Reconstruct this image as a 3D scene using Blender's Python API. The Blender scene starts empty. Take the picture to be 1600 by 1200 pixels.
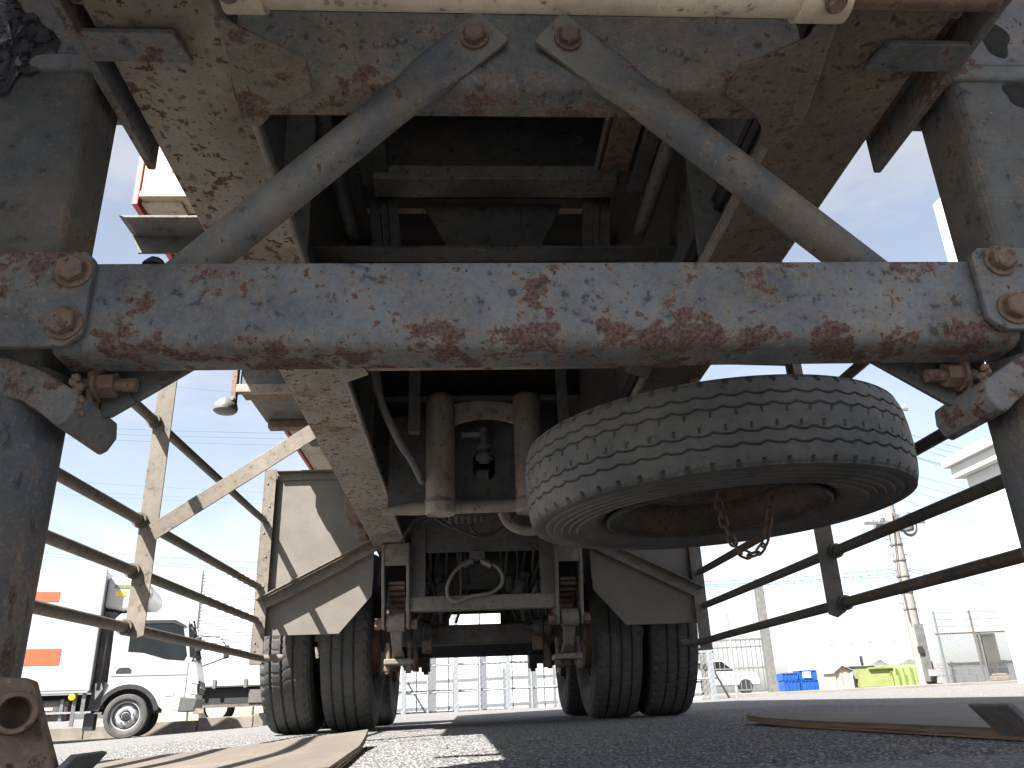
import bpy, math, random
from mathutils import Vector, Matrix
random.seed(7)
R = math.radians
sc = bpy.context.scene
col = sc.collection

# ------------------------------------------------------------------ camera
CAM = Vector((-0.10, 0.0, 0.13))
PIT, ROL, YAW, FPX = R(21.75), R(2.1), R(3.8), 1248.0
fw = Vector((math.sin(YAW)*math.cos(PIT), math.cos(YAW)*math.cos(PIT), math.sin(PIT)))
rt0 = Vector((math.cos(YAW), -math.sin(YAW), 0)); up0 = rt0.cross(fw)
rt = rt0*math.cos(ROL) - up0*math.sin(ROL)
up = rt0*math.sin(ROL) + up0*math.cos(ROL)
cd = bpy.data.cameras.new('camera'); cam = bpy.data.objects.new('camera', cd); col.objects.link(cam)
cd.sensor_width = 36.0; cd.lens = FPX/1600*36.0; cd.clip_start = 0.02; cd.clip_end = 3000
m = Matrix((rt, up, -fw)).transposed().to_4x4(); m.translation = CAM
cam.matrix_world = m
sc.camera = cam

def at(px, py, X=None, Y=None, Z=None):
    d = fw*FPX + rt*(px-800) + up*(600-py)
    t = (X-CAM.x)/d.x if X is not None else (Y-CAM.y)/d.y if Y is not None else (Z-CAM.z)/d.z
    return CAM + d*t

# ------------------------------------------------------------------ world, sun, exposure
SUN_TO = Vector((1.0, 1.0, -1.71)).normalized()
el = math.asin(-SUN_TO.z)
az = math.atan2(-SUN_TO.x, -SUN_TO.y)
w = bpy.data.worlds.new('World'); sc.world = w; w.use_nodes = True
nt = w.node_tree; nt.nodes.clear()
sky = nt.nodes.new('ShaderNodeTexSky'); sky.sky_type = 'NISHITA'; sky.sun_disc = False
sky.sun_elevation = el; sky.sun_rotation = az; sky.altitude = 10; sky.air_density = 1.0; sky.dust_density = 1.6; sky.ozone_density = 1.6
bg = nt.nodes.new('ShaderNodeBackground'); bg.inputs['Strength'].default_value = 0.05
wo = nt.nodes.new('ShaderNodeOutputWorld')
hs = nt.nodes.new('ShaderNodeHueSaturation'); hs.inputs['Saturation'].default_value = .60; hs.inputs['Value'].default_value = .80   # thin high haze
nt.links.new(sky.outputs[0], hs.inputs['Color'])
tcw = nt.nodes.new('ShaderNodeTexCoord'); mpw = nt.nodes.new('ShaderNodeMapping'); mpw.inputs['Scale'].default_value = (1, 1, 3.2)
cl = nt.nodes.new('ShaderNodeTexNoise'); cl.inputs['Scale'].default_value = 2.2; cl.inputs['Detail'].default_value = 6; cl.inputs['Roughness'].default_value = .6
mrw = nt.nodes.new('ShaderNodeMapRange'); mrw.interpolation_type = 'SMOOTHSTEP'; mrw.inputs['From Min'].default_value = .42; mrw.inputs['From Max'].default_value = .72; mrw.inputs['To Max'].default_value = .55
vl = nt.nodes.new('ShaderNodeHueSaturation'); vl.inputs['Saturation'].default_value = .12; vl.inputs['Value'].default_value = 1.25    # thin cirrus: the same light, without its blue
mxw = nt.nodes.new('ShaderNodeMix'); mxw.data_type = 'RGBA'
nt.links.new(tcw.outputs['Generated'], mpw.inputs[0]); nt.links.new(mpw.outputs[0], cl.inputs['Vector']); nt.links.new(cl.outputs['Fac'], mrw.inputs['Value'])
nt.links.new(hs.outputs[0], vl.inputs['Color']); nt.links.new(mrw.outputs[0], mxw.inputs[0]); nt.links.new(hs.outputs[0], mxw.inputs[6]); nt.links.new(vl.outputs[0], mxw.inputs[7])
nt.links.new(mxw.outputs[2], bg.inputs[0]); nt.links.new(bg.outputs[0], wo.inputs[0])
sl = bpy.data.lights.new('sun', 'SUN'); sl.energy = 3.4; sl.angle = R(0.53); sl.color = (1.0, 0.955, 0.89)
so = bpy.data.objects.new('sun', sl); col.objects.link(so); so.location = (-6, -6, 12)
so.rotation_euler = SUN_TO.to_track_quat('-Z', 'Y').to_euler()
vs = sc.view_settings
vs.view_transform = 'Standard'; vs.look = 'None'; vs.gamma = 1.0; vs.use_curve_mapping = False
vs.exposure = 2.65
sc.cycles.max_bounces = 7; sc.cycles.diffuse_bounces = 5; sc.cycles.glossy_bounces = 2; sc.cycles.caustics_reflective = False; sc.cycles.caustics_refractive = False

# ------------------------------------------------------------------ materials
class NT:
    def __init__(s, name):
        s.m = bpy.data.materials.new(name); s.m.use_nodes = True
        s.t = s.m.node_tree; s.b = s.t.nodes['Principled BSDF']
    def n(s, kind, **kw):
        x = s.t.nodes.new('ShaderNode'+kind)
        for k, v in kw.items(): setattr(x, k, v)
        return x
    def l(s, a, b): s.t.links.new(a, b)
    def co(s):
        if not hasattr(s, 'c'): s.c = s.n('TexCoord').outputs['Object']
        return s.c
    def noise(s, scale, detail=6, rough=.6, vec=None, stretch=None, off=0):
        x = s.n('TexNoise'); x.inputs['Scale'].default_value = scale; x.inputs['Detail'].default_value = detail
        x.inputs['Roughness'].default_value = rough
        v = vec or s.co()
        mp = s.n('Mapping'); mp.inputs['Location'].default_value = (off*3.1, off*1.7, off*2.3)
        if stretch: mp.inputs['Scale'].default_value = stretch
        s.l(v, mp.inputs[0]); s.l(mp.outputs[0], x.inputs['Vector'])
        return x.outputs['Fac']
    def voro(s, scale, feature='F1'):
        x = s.n('TexVoronoi'); x.inputs['Scale'].default_value = scale; x.feature = feature
        s.l(s.co(), x.inputs['Vector']); return x
    def ss(s, v, a, b, lo=0., hi=1.):
        x = s.n('MapRange'); x.interpolation_type = 'SMOOTHSTEP'
        x.inputs['From Min'].default_value = a; x.inputs['From Max'].default_value = b
        x.inputs['To Min'].default_value = lo; x.inputs['To Max'].default_value = hi
        s.l(v, x.inputs['Value']); return x.outputs['Result']
    def math(s, op, a, b=None):
        x = s.n('Math', operation=op)
        for i, v in enumerate((a, b)):
            if v is None: continue
            if isinstance(v, (int, float)): x.inputs[i].default_value = v
            else: s.l(v, x.inputs[i])
        return x.outputs[0]
    def mix(s, f, a, b):
        x = s.n('Mix', data_type='RGBA')
        for i, v in ((0, f), (6, a), (7, b)):
            if isinstance(v, (int, float)): x.inputs[i].default_value = v
            elif isinstance(v, tuple): x.inputs[i].default_value = (*v, 1)
            else: s.l(v, x.inputs[i])
        return x.outputs[2]
    def col(s, v):
        if isinstance(v, tuple): s.b.inputs['Base Color'].default_value = (*v, 1)
        else: s.l(v, s.b.inputs['Base Color'])
    def rough(s, v):
        if isinstance(v, (int, float)): s.b.inputs['Roughness'].default_value = v
        else: s.l(v, s.b.inputs['Roughness'])
    def bump(s, h, strength=.4, dist=.003):
        x = s.n('Bump'); x.inputs['Strength'].default_value = strength; x.inputs['Distance'].default_value = dist
        s.l(h, x.inputs['Height']); s.l(x.outputs[0], s.b.inputs['Normal'])

def steel(name, base, dark, rust=.5, speck=.5, dust=.3, dustc=(.27, .22, .165), scale=1., stretch=None, band=None, off=0, bump=.5, stain=.35):
    """weathered paint over steel: flaking rust islands with an ochre rim, small specks, dried mud"""
    k = NT(name); g_ = 1.32
    base = tuple(x*g_ for x in base); dark = tuple(x*g_ for x in dark); dustc = tuple(x*1.2 for x in dustc)
    nd = k.noise(3.2*scale, 5, .66, off=off+3)          # tone and mud
    fine = k.noise(170, 3, .65, off=off)                # grain
    sm = k.noise(38*scale, 5, .66, off=off+5, stretch=stretch)   # specks
    big = k.noise(10*scale, 6, .70, stretch=stretch, off=off)    # islands
    c = k.mix(k.ss(nd, .34, .56), dark, base)
    c = k.mix(k.math('MULTIPLY', k.ss(nd, .70-.34*dust, .95-.34*dust), .8), c, dustc)
    st = k.noise(4.5*scale, 3, .6, off=off+13)
    c = k.mix(k.math('MULTIPLY', k.ss(st, .46, .70), stain), c, (.150, .105, .060))
    c = k.mix(k.math('MULTIPLY', k.ss(sm, .30, .60, 1, 0), .38), c, tuple(x*.45 for x in dark))
    c = k.mix(k.math('MULTIPLY', k.ss(fine, .50, .72), .22), c, dustc)
    if band:
        ps = k.n('SeparateXYZ'); k.l(k.co(), ps.inputs[0])
        bm_ = k.math('MULTIPLY', k.ss(ps.outputs[2], band[0]-band[2], band[0]), k.ss(ps.outputs[2], band[1], band[1]+band[2], 1, 0))
        big = k.math('ADD', big, k.math('MULTIPLY', bm_, band[3]))
    big = k.math('ADD', big, k.math('MULTIPLY', k.math('SUBTRACT', fine, .5), .10))
    t = .725-.25*rust
    rim = k.ss(big, t-.07, t-.005); isl = k.ss(big, t, t+.018)
    sm2 = k.math('ADD', sm, k.math('MULTIPLY', k.math('SUBTRACT', nd, .5), .25))
    t2 = .775-.25*speck
    sp = k.ss(sm2, t2, t2+.03); spr = k.ss(sm2, t2-.07, t2)
    rusta = k.mix(k.ss(fine, .30, .68), (.052, .030, .027), (.150, .092, .077))
    ochre = k.mix(k.ss(fine, .35, .65), (.145, .105, .062), (.235, .170, .100))
    c = k.mix(k.math('MULTIPLY', k.math('MAXIMUM', rim, spr), .42), c, ochre)
    c = k.mix(k.math('MAXIMUM', isl, sp), c, rusta)
    c = k.mix(k.math('MULTIPLY', k.ss(k.math('SUBTRACT', sm, k.math('MULTIPLY', fine, .25)), .255, .235), .75), c, tuple(x*.35 for x in dark))
    c = k.mix(k.ss(fine, .735, .755), c, (.46, .43, .38))
    k.col(c)
    k.rough(k.mix(k.math('MAXIMUM', isl, sp), (.58,)*3, (.93,)*3))
    h = k.math('ADD', k.math('MULTIPLY', isl, -.5), k.math('MULTIPLY', fine, k.math('ADD', k.math('MULTIPLY', k.math('MAXIMUM', isl, sp), 1.3), .30)))
    h = k.math('ADD', h, k.math('MULTIPLY', sm, .6))
    k.bump(h, bump, .004)
    k.b.inputs['Specular IOR Level'].default_value = .35
    return k.m

def plain(name, c, rough=.6, var=.15, scale=8, metal=0., dirt=0., dirtc=(.22, .19, .15), bump=0.):
    k = NT(name)
    n1 = k.noise(scale, 5, .6)
    a = tuple(max(0, x*(1-var)) for x in c); b = tuple(min(1, x*(1+var)) for x in c)
    cc = k.mix(k.ss(n1, .3, .7), a, b)
    if dirt: cc = k.mix(k.math('MULTIPLY', k.ss(k.noise(scale*.6, 7, .65, off=4), .45, .75), dirt), cc, dirtc)
    k.col(cc); k.rough(rough); k.b.inputs['Metallic'].default_value = metal
    if bump: k.bump(k.noise(scale*14, 4, .6, off=2), bump, .003)
    return k.m

M = {}
M['beam'] = steel('beam_paint', (.112, .119, .128), (.060, .066, .075), rust=.575, speck=.56, dust=.5, scale=1.5, stain=.25, dustc=(.215, .20, .175), band=(.560, .584, .012, .075), off=1)
M['plate'] = steel('bracket_paint', (.10, .108, .118), (.065, .066, .068), rust=.60, speck=.6, dust=.5, off=2)
M['leg'] = steel('leg_paint', (.080, .081, .080), (.046, .048, .050), rust=.42, speck=.36, dust=.45, dustc=(.17, .15, .125), off=3, scale=.8)
M['legin'] = steel('leg_tube_paint', (.046, .055, .066), (.078, .062, .054), rust=.40, speck=.3, dust=.4, off=4, stretch=(1, 1, .3))
M['rail'] = steel('rail_paint', (.225, .200, .165), (.150, .140, .122), rust=.40, speck=.80, dust=.6, stain=.85, dustc=(.215, .165, .105), off=5, scale=1.25, stretch=(1, 1.0, 1), bump=.7)
M['railr'] = steel('rail_paint_brown', (.115, .096, .077), (.076, .066, .057), stain=.7, rust=.46, speck=.80, dust=.6, dustc=(.19, .14, .09), off=15, scale=1.2, bump=.8)
M['cross'] = steel('crossmember_paint', (.092, .090, .084), (.060, .060, .060), rust=.32, speck=.62, dust=.45, stain=.55, off=6, band=(.96, 1.005, .018, .115))
M['brace'] = steel('brace_paint', (.052, .060, .073), (.115, .106, .090), rust=.46, speck=.58, dust=.42, stain=.5, dustc=(.17, .145, .115), off=7)
M['rust'] = steel('rusty_steel', (.125, .080, .058), (.088, .058, .045), rust=.6, speck=.6, dust=.4, off=8, dustc=(.2, .155, .11))
M['dark'] = steel('underbody_dark', (.050, .051, .054), (.032, .033, .036), rust=.18, speck=.2, dust=.2, dustc=(.085, .075, .065), off=9)
M['web'] = steel('web_dark', (.085, .083, .080), (.060, .060, .060), rust=.25, speck=.2, dust=.4, dustc=(.12, .105, .088), off=10)
M['grime'] = steel('road_grime_steel', (.20, .178, .150), (.145, .130, .112), rust=.28, speck=.3, dust=.6, dustc=(.27, .235, .19), off=11)
M['guard'] = steel('guard_grime', (.118, .103, .086), (.088, .078, .066), rust=.15, speck=.2, dust=.5, dustc=(.20, .17, .135), off=12, bump=.3)
M['guardtube'] = steel('guard_tube_grime', (.088, .074, .062), (.066, .058, .052), rust=.3, speck=.2, dust=.4, dustc=(.2, .17, .135), off=13, bump=.3)
M['web2'] = steel('grimy_dark_steel', (.135, .122, .106), (.095, .087, .078), rust=.35, speck=.3, dust=.5, dustc=(.165, .145, .12), off=21)
M['shaft'] = steel('cream_shaft', (.42, .36, .28), (.36, .31, .24), rust=.30, speck=.35, dust=.3, off=14, bump=.3)
M['flap'] = plain('mudflap_panel', (.140, .128, .113), .85, .14, 5, dirt=.45, dirtc=(.125, .112, .095), bump=.35)
M['galv'] = plain('galvanised', (.14, .14, .138), .55, .2, 12, metal=.3, dirt=.5, bump=.15)
def _grease():
    k = NT('black_grease'); n1 = k.noise(60, 5, .7)
    k.col((.012, .012, .014)); k.rough(k.ss(n1, .4, .6, .18, .6)); k.bump(n1, .3, .002); return k.m
M['grease'] = _grease()

def tyre_mat(name, c, dusty, dustc, off=0):
    k = NT(name)
    n1 = k.noise(5, 6, .6, off=off); n2 = k.noise(45, 5, .65, off=off+2)
    cc = k.mix(k.math('MULTIPLY', k.ss(n1, .30, .75), dusty), c, dustc)
    cc = k.mix(k.math('MULTIPLY', k.ss(n2, .45, .75), .45), cc, tuple(x*.55 for x in c))
    scuff = k.noise(20, 5, .6, off=off+6)
    cc = k.mix(k.ss(scuff, .70, .73), cc, tuple(x*.4 for x in c))
    cc = k.mix(k.ss(k.noise(120, 2, .5, off=off+9), .78, .80), cc, (.28, .27, .25))
    k.col(cc); k.rough(.82); k.b.inputs['Specular IOR Level'].default_value = .3
    k.bump(k.math('ADD', k.noise(220, 3, .6), k.math('MULTIPLY', n2, .6)), .28, .002)
    return k.m
M['tyre'] = tyre_mat('road_tyre_rubber', (.062, .062, .063), .6, (.125, .119, .108))
M['spare'] = tyre_mat('spare_tyre_rubber', (.105, .105, .106), .85, (.185, .177, .163), off=5)
M['rim'] = steel('wheel_rim_rusty', (.072, .057, .045), (.040, .034, .030), rust=.55, speck=.6, dust=.5, off=16, dustc=(.2, .155, .1))
M['hose'] = plain('hose_rubber', (.16, .145, .12), .7, .2, 20, dirt=.4)
M['black'] = plain('black_rubber', (.022, .022, .024), .6, .3, 20)
M['red'] = plain('red_paint', (.42, .060, .055), .5, .15, 6, dirt=.25, dirtc=(.35, .2, .17))
M['cream'] = steel('cream_paint', (.36, .30, .22), (.30, .255, .19), rust=.30, speck=.2, dust=.3, off=18, bump=.2)
M['floor'] = plain('body_floor', (.045, .042, .040), .85, .3, 5, dirt=.3, dirtc=(.08, .07, .06))
M['lampw'] = plain('lamp_lens_white', (.72, .70, .64), .3, .05, 10)

# wood for the plywood boards
def wood_mat(name, a, b, dark):
    k = NT(name)
    g = k.noise(9, 8, .65, stretch=(1, .12, 1)); g2 = k.noise(70, 4, .6, stretch=(1, .06, 1), off=2)
    c = k.mix(k.ss(g, .3, .7), a, b)
    c = k.mix(k.math('MULTIPLY', k.ss(g2, .55, .72), .75), c, dark)
    c = k.mix(k.math('MULTIPLY', k.ss(k.noise(4, 6, .6, off=6), .5, .75), .5), c, (.16, .15, .14))
    k.col(c); k.rough(.88); k.bump(k.math('ADD', g2, k.math('MULTIPLY', k.noise(150, 3, .6), .4)), .5, .003)
    return k.m
M['wood'] = wood_mat('weathered_ply', (.122, .100, .080), (.090, .075, .062), (.09, .065, .05))
M['woode'] = wood_mat('ply_edge', (.25, .165, .10), (.17, .11, .065), (.06, .04, .03))

def asphalt():
    k = NT('asphalt')
    v = k.voro(120); v2 = k.voro(62)
    sepa = k.n('SeparateColor'); k.l(v.outputs['Color'], sepa.inputs[0])
    sepb = k.n('SeparateColor'); k.l(v2.outputs['Color'], sepb.inputs[0])
    c = k.mix(sepa.outputs[0], (.130, .131, .132), (.265, .260, .250))
    c = k.mix(k.ss(sepb.outputs[1], .55, .9), c, (.33, .32, .305))
    c = k.mix(k.ss(v.outputs['Distance'], .30, .70), c, (.062, .062, .063))
    lg = k.noise(.9, 6, .6)
    c = k.mix(k.math('MULTIPLY', k.ss(lg, .35, .7), .25), c, (.10, .098, .094))
    c = k.mix(k.math('MULTIPLY', k.ss(k.noise(2.6, 6, .7, off=3), .60, .68), .55), c, (.05, .05, .05))
    k.col(c); k.rough(.9)
    h = k.math('SUBTRACT', k.math('MULTIPLY', sepb.outputs[0], .5), v.outputs['Distance'])
    k.bump(h, .9, .006)
    return k.m
M['asphalt'] = asphalt()
M['concrete'] = plain('pale_concrete', (.18, .17, .152), .9, .15, 1.2, dirt=.3, bump=.3)
M['kerbc'] = plain('old_kerb_concrete', (.17, .155, .13), .95, .25, 3, dirt=.5, dirtc=(.12, .10, .08), bump=.4)
M['white'] = plain('white_coat', (.40, .40, .405), .35, .03, 2)
M['panelw'] = plain('white_sheet_panel', (.66, .66, .665), .6, .03, 2)
M['postw'] = plain('pale_grey_post', (.20, .215, .235), .6, .06, 4)
M['soot'] = plain('old_oil_stain', (.020, .019, .018), .95, .4, 60)
M['whitew'] = plain('white_wall', (.50, .50, .495), .7, .04, 1.5)
M['winw'] = plain('grey_trim', (.14, .15, .16), .5, .06, 4)
M['glass'] = plain('dark_glass', (.010, .014, .016), .06, .2, 3)
M['glass'].node_tree.nodes['Principled BSDF'].inputs['Specular IOR Level'].default_value = .28
M['tarp'] = plain('green_tarp', (.150, .195, .060), .6, .18, 6, bump=.3)
M['tarpy'] = plain('yellow_green_board', (.20, .225, .085), .7, .1, 4)
M['blue'] = plain('blue_plastic', (.008, .065, .30), .45, .15, 6)
M['orange'] = plain('orange_tape', (.34, .085, .034), .6, .08, 10)
M['yellow'] = plain('yellow_lens', (.75, .50, .02), .4, .1, 10)
M['chrome'] = plain('bright_steel', (.62, .62, .62), .25, .08, 14, metal=.9)
M['alu'] = plain('aluminium_panel', (.30, .31, .32), .45, .05, 3, metal=.1)
M['fence'] = plain('fence_steel', (.105, .115, .125), .6, .1, 6, metal=.1)
M['wire'] = plain('power_cable', (.10, .16, .17), .5, .1, 5)
M['pole'] = plain('pole_concrete', (.20, .195, .18), .85, .08, 2, bump=.2)
M['greyp'] = plain('grey_sheet', (.17, .18, .19), .6, .08, 3)
M['brownp'] = plain('brown_board', (.105, .098, .075), .8, .2, 8)
M['blk'] = plain('block_wall_paint', (.22, .22, .225), .85, .06, 3, bump=.2)
M['lens'] = plain('headlamp_lens', (.45, .47, .5), .08, .15, 20)
M['amber'] = plain('amber_lens', (.75, .22, .02), .3, .1, 10)

# ------------------------------------------------------------------ mesh helpers
class MB:
    def __init__(s): s.v = []; s.f = []
    def add(s, vs, fs):
        b = len(s.v); s.v += [tuple(x) for x in vs]; s.f += [tuple(i+b for i in f) for f in fs]; return s
    def box(s, x0, x1, y0, y1, z0, z1):
        v = [(x, y, z) for z in (z0, z1) for y in (y0, y1) for x in (x0, x1)]
        return s.add(v, [(0, 2, 3, 1), (4, 5, 7, 6), (0, 1, 5, 4), (2, 6, 7, 3), (0, 4, 6, 2), (1, 3, 7, 5)])
    def bar(s, p, q, wd, ht, u=(0, 0, 1)):
        p = Vector(p); q = Vector(q); d = (q-p).normalized(); u = Vector(u)
        sd = d.cross(u).normalized(); u2 = sd.cross(d)
        v = []
        for c in (p, q):
            for a, b in ((-1, -1), (1, -1), (1, 1), (-1, 1)): v.append(c+sd*(a*wd/2)+u2*(b*ht/2))
        return s.add(v, [(3, 2, 1, 0), (4, 5, 6, 7), (0, 1, 5, 4), (1, 2, 6, 5), (2, 3, 7, 6), (3, 0, 4, 7)])
    def prism(s, poly, vec):
        n = len(poly); vec = Vector(vec); a = [Vector(p) for p in poly]
        nrm = Vector((0, 0, 0))
        for i in range(n): nrm += a[i].cross(a[(i+1) % n])
        if nrm.dot(vec) > 0: a = a[::-1]
        v = a + [p+vec for p in a]
        fs = [tuple(range(n)), tuple(range(2*n-1, n-1, -1))]
        for i in range(n): fs.append((i, i+n, (i+1) % n+n, (i+1) % n))
        return s.add(v, fs)
    def tube(s, pts, r, n=10, closed=False):
        P = [Vector(p) for p in pts]; N = len(P); rr = r if isinstance(r, (list, tuple)) else [r]*N
        rings = []; prev = None
        for i in range(N):
            if closed: d = (P[(i+1) % N]-P[i-1]).normalized()
            else: d = (P[min(i+1, N-1)]-P[max(i-1, 0)]).normalized()
            if prev is None:
                a = Vector((0, 0, 1)) if abs(d.z) < .9 else Vector((1, 0, 0))
                a = (a-d*a.dot(d)).normalized()
            else: a = (prev-d*prev.dot(d)).normalized()
            prev = a; b = d.cross(a)
            rings.append([P[i]+(a*math.cos(t)+b*math.sin(t))*rr[i] for t in [2*math.pi*k/n for k in range(n)]])
        v = [x for g in rings for x in g]; fs = []
        for i in range(N if closed else N-1):
            j = (i+1) % N
            for k in range(n): fs.append((i*n+k, i*n+(k+1) % n, j*n+(k+1) % n, j*n+k))
        if not closed:
            fs.append(tuple(range(n-1, -1, -1))); fs.append(tuple((N-1)*n+k for k in range(n)))
        return s.add(v, fs)
    def cyl(s, p, q, r, n=16): return s.tube([p, q], r, n)
    def lathe(s, prof, o, axis, n=24, closed=True):
        """prof = [(radius, height)] turned about axis through o; open shell unless it starts and ends on the axis"""
        o = Vector(o); d = Vector(axis).normalized()
        a = Vector((0, 0, 1)) if abs(d.z) < .9 else Vector((1, 0, 0)); a = (a-d*a.dot(d)).normalized(); b = d.cross(a)
        v = []; fs = []; K = len(prof)
        for i in range(n):
            t = 2*math.pi*i/n; e = a*math.cos(t)+b*math.sin(t)
            for r_, h in prof: v.append(o+e*r_+d*h)
        for i in range(n):
            j = (i+1) % n
            for k in range(K-1): fs.append((i*K+k, j*K+k, j*K+k+1, i*K+k+1))
        if closed:
            fs.append(tuple(i*K for i in range(n-1, -1, -1))); fs.append(tuple(i*K+K-1 for i in range(n)))
        return s.add(v, fs)
    def bolt(s, p, axis, r=.016, h=.014):
        p = Vector(p); d = Vector(axis).normalized()
        s.tube([p, p+d*.004], r*1.28, 18)
        s.tube([p+d*.004, p+d*h*.8, p+d*h], [r, r, r*.82], 6)
        return s
    def build(s, name, mat, parent=None, bevel=0, smooth=False, seg=2):
        me = bpy.data.meshes.new(name); me.from_pydata(s.v, [], s.f); me.update()
        me.materials.append(M[mat] if isinstance(mat, str) else mat)
        o = bpy.data.objects.new(name, me); col.objects.link(o)
        if smooth:
            me.polygons.foreach_set('use_smooth', [True]*len(me.polygons))
            try: me.set_sharp_from_angle(angle=R(38))
            except Exception: pass
        if bevel:
            md = o.modifiers.new('bevel', 'BEVEL'); md.width = bevel; md.segments = seg; md.limit_method = 'ANGLE'; md.angle_limit = R(40)
            md.harden_normals = False
        if parent is not None: setp(o, parent)
        return o
def setp(o, parent):
    o.parent = parent; o.matrix_parent_inverse = inv(parent)
def world(o):
    mt = o.matrix_basis.copy()
    return world(o.parent) @ o.matrix_parent_inverse @ mt if o.parent else mt
def inv(p): return world(p).inverted()
def tag(o, label=None, cat=None, group=None, kind=None):
    if label: o['label'] = label
    if cat: o['category'] = cat
    if group: o['group'] = group
    if kind: o['kind'] = kind
    return o
def thing(name, loc, label, cat, group=None):
    o = bpy.data.objects.new(name, None); col.objects.link(o); o.location = loc; o.empty_display_size = .2
    return tag(o, label, cat, group)
def one(mb, name, mat, label, cat, group=None, **k):
    return tag(mb.build(name, mat, None, **k), label, cat, group)
def copy_tree(o, parent=None):
    c = o.copy(); col.objects.link(c)
    if parent is not None: c.parent = parent
    for ch in [x for x in bpy.data.objects if x.parent == o]: copy_tree(ch, c)
    return c

# ------------------------------------------------------------------ ground
def gz(x, y=0):
    z = .015 + .0115*max(-22, min(22, x))
    if x < -1.6: z -= .034*min(4.5, -1.6-x)
    return z
def ground():
    """one sheet to the horizon; the stretch before the camera is meshed finely enough to carry its chippings"""
    import numpy as np
    def steps(a, b, n): return [a+(b-a)*i/n for i in range(n)]
    xs = [-900, -400, -150, -60, -30, -22, -14, -9, -7, -6.1, -5, -4, -3, -2.3]+steps(-1.9, 2.4, 820)+[2.4, 3, 5, 8, 12, 16, 22, 30, 60, 150, 400, 900]
    ys = [-600, -100, -30, -10, -4, -2, 0, 1]; y = 1.35
    while y < 6.2: ys.append(y); y += .0035+.0022*(y-1.35)**1.4
    ys += [6.5, 8, 10, 13, 17, 22, 30, 60, 150, 400, 900]
    nx, ny = len(xs), len(ys)
    g = np.array([gz(x) for x in xs]); X, Y = np.meshgrid(np.array(xs), np.array(ys))
    rs = np.random.RandomState(3)
    n = rs.rand(ny, nx); n = (n+np.roll(n, 1, 1)*.7+np.roll(n, 1, 0)*.4)/2.1
    d = np.clip((n-.5)*2.2, -1, .9)*.0026
    fine = ((X > -1.85) & (X < 2.35) & (Y > 1.4) & (Y < 6.1)).astype(float)
    Z = g[None, :]+d*fine
    co = np.stack([X, Y, Z], -1).reshape(-1).astype(np.float32)
    i = np.arange(nx-1)[None, :]; j = np.arange(ny-1)[:, None]; a = j*nx+i
    f = np.stack([a, a+1, a+nx+1, a+nx], -1).reshape(-1).astype(np.int32); nf = len(f)//4
    me = bpy.data.meshes.new('ground'); me.vertices.add(nx*ny); me.vertices.foreach_set('co', co)
    me.loops.add(nf*4); me.loops.foreach_set('vertex_index', f)
    me.polygons.add(nf); me.polygons.foreach_set('loop_start', np.arange(0, nf*4, 4, dtype=np.int32))
    me.update(calc_edges=True); me.validate()
    me.materials.append(M['asphalt'])
    o = bpy.data.objects.new('ground', me); col.objects.link(o); o['kind'] = 'structure'
    # pale concrete pavement along the far right of the yard
    b = MB()
    xs2 = [2.6, 5, 8, 12, 16, 22, 40]
    v = []; 
    for x in xs2: v += [(x, 19.6-.03*x, gz(x)+.05), (x, 27, gz(x)+.05), (x, 19.6-.03*x, gz(x)-.02)]
    f = []
    for i in range(len(xs2)-1):
        a = i*3; c = a+3
        f += [(a, c, c+1, a+1), (a+2, c+2, c, a)]
    b.add(v, f); o = b.build('pavement', 'concrete'); o['kind'] = 'structure'
ground()

def chips():
    rg = random.Random(21); b = MB()
    for i in range(70):
        x = -1.3+3.2*rg.random(); y = 1.9+3.6*rg.random()**1.5; r_ = .004+.006*rg.random()**3; z = gz(x)+.002
        ax = [(r_*(.7+.6*rg.random())*math.cos(t), r_*(.7+.6*rg.random())*math.sin(t)) for t in [2*math.pi*k/6 for k in range(6)]]
        v = [(x+a, y+c, z) for a, c in ax]+[(x+a*.6, y+c*.6, z+r_*.8) for a, c in ax]
        b.add(v, [(5, 4, 3, 2, 1, 0), (6, 7, 8, 9, 10, 11)]+[(k, (k+1) % 6, (k+1) % 6+6, k+6) for k in range(6)])
    o = b.build('stone_chips', 'kerbc'); tag(o, 'loose stone chips scattered over the asphalt', 'gravel', kind='stuff')
chips()

# ------------------------------------------------------------------ the semi trailer
T = thing('semi_trailer', (0, 3.2, 0), 'weathered grey semi trailer seen from underneath between its rusty landing legs', 'trailer')
def part(mb, name, mat, parent=None, **k): return mb.build(name, mat, parent or T, **k)
def zr(y): return 1.030-.0163*y

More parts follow.
